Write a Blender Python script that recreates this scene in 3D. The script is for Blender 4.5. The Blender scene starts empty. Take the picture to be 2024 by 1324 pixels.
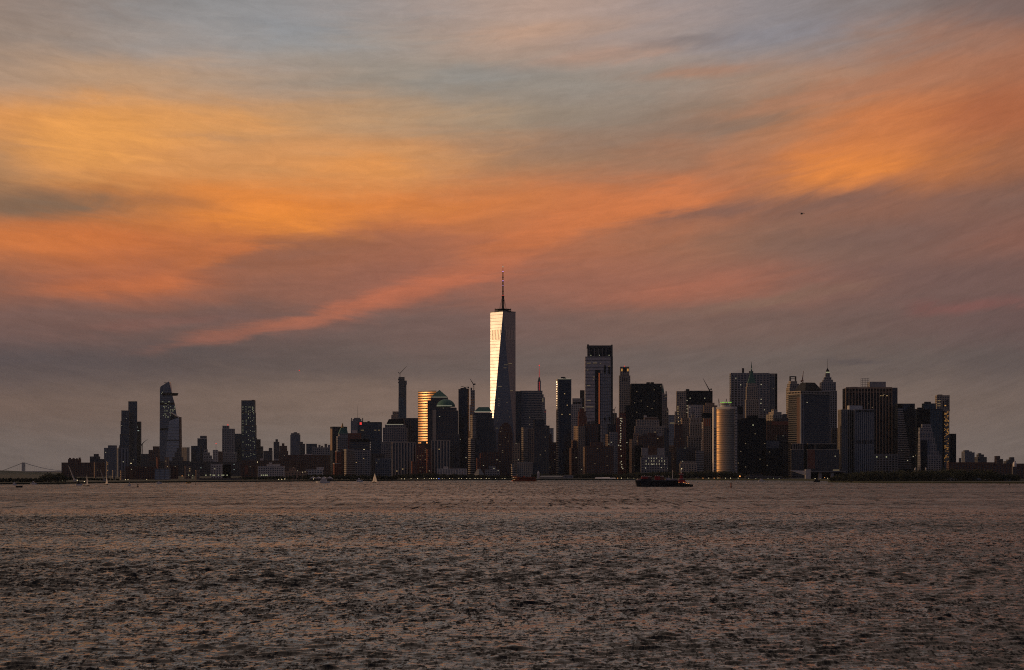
import bpy, math, random
import numpy as np
from mathutils import Vector, Matrix

scene = bpy.context.scene
C = scene.collection
rnd = random.Random(7)

# ------------------------------------------------------------------ camera, sky, sun, exposure
F, CX, HY, CAMH = 4300.0, 1012.0, 929.0, 18.0      # focal length and horizon of the telephoto view, in photo pixels
G = 2.0                                            # height of the quays above the water

def X(px, D): return (px - CX) / F * D
def Z(py, D): return CAMH + (HY - py) / F * D
def M(n, D): return n / F * D                      # n photo pixels at distance D, in metres

cam_data = bpy.data.cameras.new('camera')
cam = bpy.data.objects.new('camera', cam_data)
C.objects.link(cam)
cam.location = (0, 0, CAMH)
cam.rotation_euler = (math.radians(90), 0, 0)
cam_data.sensor_width = 36.0
cam_data.lens = F / 2024 * 36.0
cam_data.shift_y = (HY - 662.0) / 2024
cam_data.clip_start = 1.0
cam_data.clip_end = 60000.0
scene.camera = cam

SUN_EL, SUN_AZ = math.radians(4.4), math.radians(0.0)      # low in the west, square to the view, on the left
sun_dir = Vector((-math.cos(SUN_EL) * math.cos(SUN_AZ), math.cos(SUN_EL) * math.sin(SUN_AZ), math.sin(SUN_EL)))
SUN_STRENGTH = 0.9

scene.view_settings.view_transform = 'Standard'
scene.view_settings.look = 'None'
scene.view_settings.exposure = 0.0
scene.view_settings.gamma = 1.0
scene.view_settings.use_curve_mapping = False
scene.render.engine = 'CYCLES'
scene.cycles.max_bounces = 5
scene.cycles.diffuse_bounces = 2
scene.cycles.glossy_bounces = 3
scene.cycles.volume_bounces = 0
scene.cycles.sample_clamp_indirect = 0.7
scene.cycles.caustics_reflective = False
scene.cycles.caustics_refractive = False
scene.cycles.filter_width = 1.05
scene.cycles.use_denoising = False      # the photograph is grainy

def lin(c):
    return tuple(((v / 255) / 12.92 if v / 255 <= 0.04045 else ((v / 255 + 0.055) / 1.055) ** 2.4) for v in c)

sun_data = bpy.data.lights.new('sun', 'SUN')
sun_data.energy = SUN_STRENGTH
sun_data.angle = math.radians(0.5)
sun_data.color = (1.0, 0.63, 0.35)
sun = bpy.data.objects.new('sun', sun_data)
C.objects.link(sun)
sun.rotation_euler = (-sun_dir).to_track_quat('-Z', 'Y').to_euler()

world = bpy.data.worlds.new('World')
scene.world = world
world.use_nodes = True

def build_sky():
    nt = world.node_tree
    nt.nodes.clear()
    N, L = nt.nodes, nt.links
    def node(t, **kw):
        n = N.new(t)
        for k, v in kw.items():
            setattr(n, k, v)
        return n
    def put(sock, v):
        if hasattr(v, 'is_linked'):
            L.new(v, sock)
        else:
            sock.default_value = v
    def math_(op, a, b=None, clamp=False):
        n = node('ShaderNodeMath', operation=op, use_clamp=clamp)
        put(n.inputs[0], a)
        if b is not None:
            put(n.inputs[1], b)
        return n.outputs[0]
    def vmath(op, a, b=None, scale=None):
        n = node('ShaderNodeVectorMath', operation=op)
        put(n.inputs[0], a)
        if b is not None:
            put(n.inputs[1], b)
        if scale is not None:
            put(n.inputs['Scale'], scale)
        return n.outputs['Value'] if op in ('DOT_PRODUCT', 'LENGTH') else n.outputs[0]
    def mix(fac, a, b, blend='MIX'):
        n = node('ShaderNodeMix', data_type='RGBA', blend_type=blend)
        put(n.inputs[0], fac); put(n.inputs[6], a); put(n.inputs[7], b)
        return n.outputs[2]
    def smooth(v, lo, hi, a=0.0, b=1.0):
        n = node('ShaderNodeMapRange', interpolation_type='SMOOTHSTEP')
        put(n.inputs[0], v); n.inputs[1].default_value = lo; n.inputs[2].default_value = hi
        n.inputs[3].default_value = a; n.inputs[4].default_value = b
        return n.outputs[0]
    def noise(vec, scale, detail=4.0, rough=0.55, dist=0.0):
        n = node('ShaderNodeTexNoise')
        put(n.inputs['Vector'], vec)
        n.inputs['Scale'].default_value = scale
        n.inputs['Detail'].default_value = detail
        n.inputs['Roughness'].default_value = rough
        n.inputs['Distortion'].default_value = dist
        return n
    d = node('ShaderNodeTexCoord').outputs['Generated']
    sep = node('ShaderNodeSeparateXYZ'); L.new(d, sep.inputs[0])
    dx, dy, dz = sep.outputs
    u = math_('ARCTAN2', dx, dy)                     # azimuth from the middle of the view, radians
    v = math_('ARCSINE', dz)                         # elevation
    comb = node('ShaderNodeCombineXYZ')
    L.new(math_('MULTIPLY', u, 10.0), comb.inputs[0]); L.new(math_('MULTIPLY', v, 10.0), comb.inputs[1])
    uv = comb.outputs[0]
    # the streaks fan out: falling gently to the right on the left side, rising on the right side
    uc = node('ShaderNodeClamp'); L.new(math_('MULTIPLY', u, 10.0), uc.inputs[0]); uc.inputs[1].default_value = -3.5; uc.inputs[2].default_value = 3.5
    bend = math_('ADD', math_('MULTIPLY', uc.outputs[0], 0.09), math_('MULTIPLY', math_('MULTIPLY', uc.outputs[0], uc.outputs[0]), 0.056))
    comb2 = node('ShaderNodeCombineXYZ')
    L.new(math_('MULTIPLY', u, 10.0), comb2.inputs[0]); L.new(math_('SUBTRACT', math_('MULTIPLY', v, 10.0), bend), comb2.inputs[1])
    buv = comb2.outputs[0]
    # high cirrus is drawn out by the wind: stretch the noise sideways and let it bend the cloud banks
    def stretched(sx, sy, rot, ox=0.0):
        m = node('ShaderNodeMapping')
        L.new(buv, m.inputs[0])
        m.inputs['Rotation'].default_value = (0, 0, rot)
        m.inputs['Scale'].default_value = (sx, sy, 1)
        m.inputs['Location'].default_value = (ox, ox * 0.7, 0)
        return m.outputs[0]
    w1 = noise(stretched(0.55, 1.7, 0.0), 1.5, 5.0, 0.55, 0.6).outputs['Color']
    w2 = noise(stretched(1.0, 5.5, 0.0, 3.1), 2.2, 6.0, 0.6, 0.8).outputs['Color']
    off1 = vmath('MULTIPLY', vmath('SUBTRACT', w1, (0.5, 0.5, 0.5)), (0.55, 0.20, 0.0))
    off2 = vmath('MULTIPLY', vmath('SUBTRACT', w2, (0.5, 0.5, 0.5)), (0.5, 0.09, 0.0))
    wuv = vmath('ADD', vmath('ADD', uv, off1), off2)
    suv = vmath('ADD', vmath('ADD', uv, vmath('SCALE', off1, scale=0.5)), off2)
    ws = node('ShaderNodeSeparateXYZ'); L.new(wuv, ws.inputs[0])
    wu, wv = ws.outputs[0], ws.outputs[1]
    def UV(px, py):
        a = math.atan2(px - CX, F)
        return 10 * a, 10 * math.atan2((HY - py) * math.cos(a), F)
    # cloud banks: colour by elevation (rows) and azimuth (stops)
    cols = [0, 250, 500, 750, 1000, 1250, 1500, 1750, 2000]
    rows = [
        (20, [(150,130,118),(142,136,133),(145,146,148),(155,147,144),(186,156,138),(170,150,142),(140,136,140),(136,124,120),(122,99,93)]),
        (85, [(150,130,116),(160,148,140),(156,153,152),(154,149,143),(184,150,128),(164,146,138),(146,139,139),(150,126,114),(162,110,86)]),
        (160,[(170,144,124),(192,152,116),(170,149,132),(152,142,130),(152,143,133),(151,141,131),(164,135,116),(176,126,98),(164,106,80)]),
        (240,[(216,148,88),(228,157,87),(206,150,98),(188,149,112),(153,139,123),(146,129,116),(152,121,99),(206,126,76),(165,99,70)]),
        (320,[(178,134,96),(224,150,84),(206,146,94),(224,150,86),(173,131,99),(149,116,96),(182,119,85),(228,135,66),(142,96,76)]),
        (400,[(134,107,86),(184,118,70),(234,139,62),(220,132,68),(200,121,73),(203,120,75),(137,101,86),(150,102,82),(122,93,83)]),
        (480,[(206,120,67),(206,115,62),(178,108,70),(150,100,80),(190,112,75),(164,108,82),(140,105,88),(125,96,86),(139,95,81)]),
        (560,[(138,96,80),(190,108,70),(130,95,82),(160,102,82),(150,101,85),(160,104,84),(148,102,86),(118,92,86),(115,88,82)]),
        (640,[(120,92,85),(124,92,82),(108,89,85),(116,93,86),(118,93,87),(125,98,88),(118,95,87),(112,90,84),(106,84,81)]),
        (720,[(92,81,81),(92,81,80),(97,84,80),(104,90,85),(110,95,89),(110,96,91),(110,97,91),(107,94,88),(99,87,84)]),
        (800,[(116,96,86),(118,99,89),(123,104,93),(129,108,96),(133,110,97),(132,110,99),(128,109,99),(122,105,95),(116,100,92)]),
        (890,[(114,102,96),(118,105,99),(122,109,101),(125,110,101),(127,111,101),(127,112,102),(125,111,102),(122,108,101),(119,106,99)]),
    ]
    lo, hi = UV(cols[0], HY)[0], UV(cols[-1], HY)[0]
    t = node('ShaderNodeMapRange'); L.new(wu, t.inputs[0])
    t.inputs[1].default_value = lo; t.inputs[2].default_value = hi
    tt = t.outputs[0]
    def ramp(cs):
        r = node('ShaderNodeValToRGB')
        cr = r.color_ramp
        cr.interpolation = 'B_SPLINE'
        cr.elements[0].color = (*lin(cs[0]), 1); cr.elements[0].position = 0.0
        cr.elements[1].color = (*lin(cs[-1]), 1); cr.elements[1].position = 1.0
        for px, c in zip(cols[1:-1], cs[1:-1]):
            e = cr.elements.new((UV(px, HY)[0] - lo) / (hi - lo))
            e.color = (*lin(c), 1)
        L.new(tt, r.inputs[0])
        return r.outputs[0]
    col = None
    prev = None
    for py, cs in reversed(rows):                   # from the horizon upwards
        vv = UV(CX, py)[1]
        rc = ramp(cs)
        col = rc if col is None else mix(smooth(wv, prev, vv), col, rc)
        prev = vv
    # single streaks and banks of cirrus: centre, half length, half width (photo pixels at that elevation), tilt, colour, strength
    streaks = [
        (1150, 292, 260, 34, 9, (146,121,104), 0.5), (1200, 112, 210, 20, 8, (182,142,120), 0.5), (1780, 150, 270, 28, 12, (174,117,88), 0.5),
        (1560, 200, 290, 20, 12, (180,124,94), 0.5), (1180, 436, 340, 36, 14, (208,122,74), 0.55), (760, 300, 240, 18, -3, (206,150,100), 0.45),
        (620, 622, 370, 19, 12.5, (192,112,82), 0.6), (820, 580, 300, 34, 14, (192,110,80), 0.5), (470, 660, 200, 9, 11, (152,98,82), 0.6),
        (900, 556, 260, 26, 15, (196,112,80), 0.5), (1060, 470, 260, 45, 20, (206,118,72), 0.55),
        (1290, 395, 270, 44, 12, (214,124,74), 0.7), (1660, 335, 210, 46, 12, (232,138,64), 0.75),
        (1770, 250, 240, 60, 16, (214,128,74), 0.5), (1350, 568, 280, 30, 9, (176,106,82), 0.5),
        (1520, 590, 270, 16, 9, (134,106,90), 0.6), (1900, 603, 190, 17, 2, (136,88,82), 0.6),
        (1390, 418, 210, 22, 9, (112,90,84), 0.6), (1640, 400, 230, 20, 10, (118,92,84), 0.5),
        (1370, 140, 180, 16, 5, (172,120,92), 0.5), (1390, 76, 170, 14, 6, (128,116,114), 0.6),
        (560, 440, 230, 46, -2, (244,146,58), 0.6), (420, 505, 150, 22, 20, (206,116,62), 0.6),
        (330, 395, 170, 15, -4, (170,112,74), 0.5), (90, 400, 230, 32, 2, (124,102,84), 0.75),
        (180, 280, 190, 75, -8, (240,164,84), 0.65), (470, 242, 250, 14, -6, (226,158,96), 0.6),
        (720, 330, 190, 22, -4, (232,152,82), 0.55), (440, 268, 150, 9, -5, (188,142,104), 0.5),
        (600, 60, 160, 40, -5, (137,142,148), 0.5), (1060, 62, 240, 22, 4, (196,156,130), 0.5),
        (960, 150, 240, 26, 3, (140,140,138), 0.45), (1560, 60, 240, 34, 3, (132,134,144), 0.5),
        (560, 500, 260, 30, 8, (128,92,80), 0.5), (1760, 465, 300, 46, 6, (116,92,86), 0.4),
        (1685, 713, 90, 8, -5, (86,78,80), 0.6), (330, 640, 240, 16, 6, (134,92,82), 0.5),
        (260, 560, 190, 24, 6, (206,114,66), 0.5), (1430, 250, 220, 20, 6, (126,108,96), 0.45),
        (1960, 220, 200, 46, 8, (172,100,68), 0.4), (880, 425, 180, 26, 12, (216,126,70), 0.5),
    ]
    s2 = node('ShaderNodeTexNoise')
    L.new(stretched(1.3, 10.0, 0.0, 7.7), s2.inputs['Vector'])
    s2.inputs['Scale'].default_value = 2.0; s2.inputs['Detail'].default_value = 7.0
    s2.inputs['Roughness'].default_value = 0.62; s2.inputs['Distortion'].default_value = 0.5
    fray = smooth(s2.outputs[0], 0.25, 0.72, 0.7, 1.08)
    for px, py, rx, ry, deg, c, amp in streaks:
        m = node('ShaderNodeMapping', vector_type='TEXTURE')
        L.new(suv, m.inputs[0])
        cu, cv = UV(px, py)
        m.inputs['Location'].default_value = (cu, cv, 0)
        m.inputs['Rotation'].default_value = (0, 0, math.radians(deg))
        m.inputs['Scale'].default_value = (rx / F * 10 * 1.45, ry / F * 10 * 1.75, 1)
        g = node('ShaderNodeTexGradient', gradient_type='QUADRATIC_SPHERE')
        L.new(m.outputs[0], g.inputs[0])
        f = math_('MULTIPLY', math_('MULTIPLY', smooth(g.outputs[1], 0.0, 0.75), amp), fray, True)
        col = mix(f, col, (*lin(c), 1))
    # fine wisps
    wis = smooth(s2.outputs[0], 0.28, 0.72, 0.945, 1.055)
    col = vmath('SCALE', col, scale=wis)
    mott = smooth(noise(stretched(1.9, 5.2, 0.0, 11.3), 3.4, 9.0, 0.72, 0.9).outputs[0], 0.3, 0.7, 0.95, 1.05)
    col = vmath('SCALE', col, scale=mott)
    # round the rest of the sky: warmer towards the sun, a grey blue dusk behind the camera, dull blue overhead
    sdot = vmath('DOT_PRODUCT', d, tuple(sun_dir))
    bank = smooth(noise(stretched(0.22, 1.3, 0.0, 1.7), 1.1, 5.0, 0.6, 0.5).outputs[0], 0.38, 0.66)
    duskc = mix(bank, (*lin((54, 64, 90)), 1), (*lin((74, 73, 88)), 1))
    zen = mix(bank, (*lin((138, 124, 117)), 1), (*lin((156, 132, 117)), 1))
    back = smooth(dy, -0.55, 0.55, 1.0, 0.0)
    notsun = smooth(sdot, 0.35, 0.85, 1.0, 0.0)
    col = mix(smooth(v, 0.24, 0.62), col, zen)
    col = mix(math_('MULTIPLY', back, notsun), col, duskc)
    glow = mix(bank, (1.05, 0.52, 0.2, 1), (0.62, 0.26, 0.1, 1))
    gl = smooth(sdot, 0.72, 1.0)
    col = mix(math_('MULTIPLY', gl, 0.85), col, glow)
    # clear air behind the cirrus
    ns = node('ShaderNodeTexSky', sky_type='NISHITA')
    ns.sun_disc = False
    ns.sun_elevation = SUN_EL
    ns.sun_rotation = math.atan2(sun_dir.x, sun_dir.y)
    ns.air_density = 1.0; ns.dust_density = 2.0
    bg1 = node('ShaderNodeBackground'); L.new(col, bg1.inputs[0]); bg1.inputs[1].default_value = 1.0
    bg2 = node('ShaderNodeBackground'); L.new(ns.outputs[0], bg2.inputs[0]); bg2.inputs[1].default_value = NISHITA
    add = node('ShaderNodeAddShader')
    L.new(bg1.outputs[0], add.inputs[0]); L.new(bg2.outputs[0], add.inputs[1])
    out = node('ShaderNodeOutputWorld')
    L.new(add.outputs[0], out.inputs[0])
NISHITA = 0.0
build_sky()

# ------------------------------------------------------------------ materials
_mats = {}
def mat(name, color, rough=0.8, metal=0.0, ior=1.45, emit=None, var=0.18, scale=0.05, tint=None):
    if name in _mats:
        return _mats[name]
    m = bpy.data.materials.new(name)
    m.use_nodes = True
    nt = m.node_tree
    b = nt.nodes['Principled BSDF']
    b.inputs['Roughness'].default_value = rough
    b.inputs['Metallic'].default_value = metal
    b.inputs['IOR'].default_value = ior
    if emit:
        b.inputs['Base Color'].default_value = (0.1, 0.1, 0.1, 1)
        b.inputs['Emission Color'].default_value = (*color, 1)
        b.inputs['Emission Strength'].default_value = emit
    else:
        tc = nt.nodes.new('ShaderNodeTexCoord')
        nz = nt.nodes.new('ShaderNodeTexNoise')
        nz.inputs['Scale'].default_value = scale
        nz.inputs['Detail'].default_value = 6
        nt.links.new(tc.outputs['Object'], nz.inputs['Vector'])
        mx = nt.nodes.new('ShaderNodeMix'); mx.data_type = 'RGBA'
        mx.inputs[6].default_value = (*[max(0, v * (1 - var)) for v in color], 1)
        c2 = tint or color
        mx.inputs[7].default_value = (*[min(1, v * (1 + var)) for v in c2], 1)
        nt.links.new(nz.outputs[0], mx.inputs[0])
        nt.links.new(mx.outputs[2], b.inputs['Base Color'])
    _mats[name] = m
    return m

def glass(name, color, rough=0.12, ior=1.7, tilt=0.02):
    """window glass: panes that stand a little out of true, so that they mirror slightly different sky"""
    if name in _mats:
        return _mats[name]
    m = mat(name, color, rough, 0.0, ior, var=0.35, scale=0.12)
    nt = m.node_tree
    b = nt.nodes['Principled BSDF']
    tc = nt.nodes.new('ShaderNodeTexCoord')
    mp = nt.nodes.new('ShaderNodeMapping'); mp.inputs['Scale'].default_value = (0.25, 0.25, 0.25)
    vo = nt.nodes.new('ShaderNodeTexVoronoi'); vo.inputs['Scale'].default_value = 1.0
    nt.links.new(tc.outputs['Object'], mp.inputs[0]); nt.links.new(mp.outputs[0], vo.inputs['Vector'])
    sc = nt.nodes.new('ShaderNodeVectorMath'); sc.operation = 'SUBTRACT'; sc.inputs[1].default_value = (0.5, 0.5, 0.5)
    s2 = nt.nodes.new('ShaderNodeVectorMath'); s2.operation = 'SCALE'; s2.inputs['Scale'].default_value = tilt
    ge = nt.nodes.new('ShaderNodeNewGeometry')
    ad = nt.nodes.new('ShaderNodeVectorMath'); ad.operation = 'ADD'
    no = nt.nodes.new('ShaderNodeVectorMath'); no.operation = 'NORMALIZE'
    nt.links.new(vo.outputs['Color'], sc.inputs[0]); nt.links.new(sc.outputs[0], s2.inputs[0])
    nt.links.new(ge.outputs['Normal'], ad.inputs[0]); nt.links.new(s2.outputs[0], ad.inputs[1])
    nt.links.new(ad.outputs[0], no.inputs[0]); nt.links.new(no.outputs[0], b.inputs['Normal'])
    return m

glass('glass_dark', (0.010, 0.013, 0.018))
glass('glass_blue', (0.014, 0.024, 0.042), 0.14, 1.8)
glass('glass_teal', (0.010, 0.034, 0.040), 0.14, 1.8)
glass('glass_grey', (0.09, 0.10, 0.12), 0.16, 1.9)
glass('glass_pale', (0.26, 0.30, 0.35), 0.2, 1.9)
glass('glass_silver', (0.40, 0.375, 0.36), 0.2, 1.8)
glass('glass_black', (0.003, 0.004, 0.006), 0.16, 1.4)
mat('limestone', (0.40, 0.35, 0.29), 0.85)
mat('beige_brick', (0.34, 0.25, 0.18), 0.85)
mat('red_brick', (0.21, 0.085, 0.06), 0.85)
mat('brown_brick', (0.125, 0.075, 0.058), 0.85)
mat('grey_stone', (0.29, 0.29, 0.30), 0.8)
mat('pale_stone', (0.52, 0.50, 0.48), 0.8)
mat('white_concrete', (0.62, 0.59, 0.55), 0.75)
mat('dark_stone', (0.10, 0.098, 0.10), 0.75)
mat('black_metal', (0.008, 0.008, 0.010), 0.5, 0.0, 1.3)
mat('dark_metal', (0.04, 0.042, 0.046), 0.4)
mat('louvre_metal', (0.36, 0.34, 0.32), 0.40, 1.0)
mat('grey_metal', (0.17, 0.175, 0.18), 0.45)
mat('hazed_steel', (0.42, 0.45, 0.45), 0.7)  # paler than bare steel: distance haze put into the colour
mat('copper_green', (0.055, 0.15, 0.125), 0.7)
mat('red_paint', (0.32, 0.022, 0.02), 0.5)
mat('orange_paint_and_sunglow', (0.42, 0.10, 0.03), 0.5)  # ferry paint, also the evening glow painted on two facades
mat('white_paint', (0.75, 0.73, 0.70), 0.5)
mat('glow_gold', (0.62, 0.36, 0.10), 0.35, 0.7)  # gold tone standing for the light on a cupola and a boat
mat('sail_cloth', (0.78, 0.74, 0.68), 0.8)
mat('hull_black', (0.012, 0.012, 0.014), 0.5)
mat('roof_tar', (0.045, 0.043, 0.043), 0.9)
mat('asphalt', (0.045, 0.043, 0.042), 0.9)
mat('leaf', (0.036, 0.044, 0.026), 0.9, var=0.5, scale=0.25)
mat('bark', (0.05, 0.04, 0.03), 0.9)
mat('hill_wood', (0.035, 0.05, 0.03), 0.9, var=0.4, scale=0.02)
LIT = {
    'warm': mat('lit_warm', (1.0, 0.66, 0.30), emit=0.34),
    'pale': mat('lit_pale', (1.0, 0.88, 0.58), emit=0.32),
    'cool': mat('lit_cool', (0.78, 0.95, 0.85), emit=0.3),
    'green': mat('lit_green', (0.45, 1.0, 0.12), emit=0.45),
    'red': mat('lit_red', (1.0, 0.06, 0.05), emit=0.8),
    'amber': mat('lit_amber', (1.0, 0.46, 0.10), emit=0.45),
    'blue': mat('lit_blue', (0.08, 0.20, 1.0), emit=1.5),
    'violet': mat('lit_violet', (0.75, 0.38, 0.95), emit=0.9),
    'spire': mat('lit_spire', (1.0, 0.05, 0.06), emit=0.3),
    'rim': mat('lit_rim', (1.0, 0.90, 0.66), emit=0.28),
    'lamp': mat('lit_lamp', (1.0, 0.80, 0.45), emit=1.3),
    'lampred': mat('lit_lamp_orange', (1.0, 0.38, 0.10), emit=1.3),
    'sign': mat('lit_sign', (1.0, 0.98, 0.58), emit=0.30),
    'dim': mat('lit_dim', (1.0, 0.72, 0.40), emit=0.12),
}

# ------------------------------------------------------------------ geometry helpers
class Geo:
    def __init__(self):
        self.v, self.f = [], []
    def add(self, vs, fs):
        b = len(self.v)
        self.v.extend(vs)
        self.f.extend([tuple(b + i for i in f) for f in fs])
        return self
    def box(self, x0, x1, y0, y1, z0, z1):
        return self.add([(x0,y0,z0),(x1,y0,z0),(x1,y1,z0),(x0,y1,z0),(x0,y0,z1),(x1,y0,z1),(x1,y1,z1),(x0,y1,z1)],
                        [(3,2,1,0),(4,5,6,7),(0,1,5,4),(1,2,6,5),(2,3,7,6),(3,0,4,7)])
    def loft(self, a, za, b, zb):
        """closed prism from polygon a (x, y) at height za to polygon b at zb, both anticlockwise"""
        n = len(a)
        za = za if isinstance(za, (list, tuple)) else [za] * n
        zb = zb if isinstance(zb, (list, tuple)) else [zb] * n
        vs = [(p[0], p[1], z) for p, z in zip(a, za)] + [(p[0], p[1], z) for p, z in zip(b, zb)]
        fs = [tuple(reversed(range(n))), tuple(range(n, 2 * n))] + [(i, (i + 1) % n, n + (i + 1) % n, n + i) for i in range(n)]
        return self.add(vs, fs)
    def prism(self, poly, z0, z1):
        return self.loft(poly, z0, poly, z1)
    def tube(self, p, q, r, r2=None, n=6):
        p, q = Vector(p), Vector(q)
        r2 = r if r2 is None else r2
        d = (q - p).normalized()
        a = d.orthogonal().normalized(); b = d.cross(a)
        ring = [a * math.cos(2 * math.pi * i / n) + b * math.sin(2 * math.pi * i / n) for i in range(n)]
        vs = [tuple(p + w * r) for w in ring] + [tuple(q + w * r2) for w in ring]
        fs = [tuple(reversed(range(n))), tuple(range(n, 2 * n))] + [(i, (i + 1) % n, n + (i + 1) % n, n + i) for i in range(n)]
        return self.add(vs, fs)
    def lathe(self, prof, cx=0, cy=0, n=20):
        """prof: (radius, z) from the bottom up"""
        b = len(self.v)
        for r, z in prof:
            for i in range(n):
                t = 2 * math.pi * i / n
                self.v.append((cx + r * math.cos(t), cy + r * math.sin(t), z))
        for k in range(len(prof) - 1):
            for i in range(n):
                j = (i + 1) % n
                self.f.append((b + k*n + i, b + k*n + j, b + (k+1)*n + j, b + (k+1)*n + i))
        self.f.append(tuple(b + i for i in reversed(range(n))))
        self.f.append(tuple(b + (len(prof) - 1) * n + i for i in range(n)))
        return self
    def mesh(self, name, m):
        me = bpy.data.meshes.new(name)
        me.from_pydata(self.v, [], self.f)
        if m is not None:
            me.materials.append(_mats[m] if isinstance(m, str) else m)
        return me

def link(name, me, parent=None, loc=(0, 0, 0)):
    o = bpy.data.objects.new(name, me)
    C.objects.link(o)
    o.location = loc
    if parent is not None:
        o.parent = parent
    return o

def part(name, geo, m, parent, stuff=False, label=None):
    if not geo.f:
        return None
    o = link(name, geo.mesh(name, m), parent)
    if stuff:
        o['kind'] = 'stuff'
    if label:
        o['label'] = label
    return o

def thing(name, label, cat, loc, rot=0.0, group=None):
    o = bpy.data.objects.new(name, None)
    C.objects.link(o)
    o.empty_display_size = 2
    o.location = loc
    o.rotation_euler = (0, 0, rot)
    o['label'] = label
    o['category'] = cat
    if group:
        o['group'] = group
    return o

def structure(name, geo, m, kind='structure'):
    o = link(name, geo.mesh(name, m))
    o['kind'] = kind
    return o

def rect(w, d, e=0.0, cx=0.0, cy=0.0):
    a, b = w / 2 + e, d / 2 + e
    return [(cx - a, cy - b), (cx + a, cy - b), (cx + a, cy + b), (cx - a, cy + b)]

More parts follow.
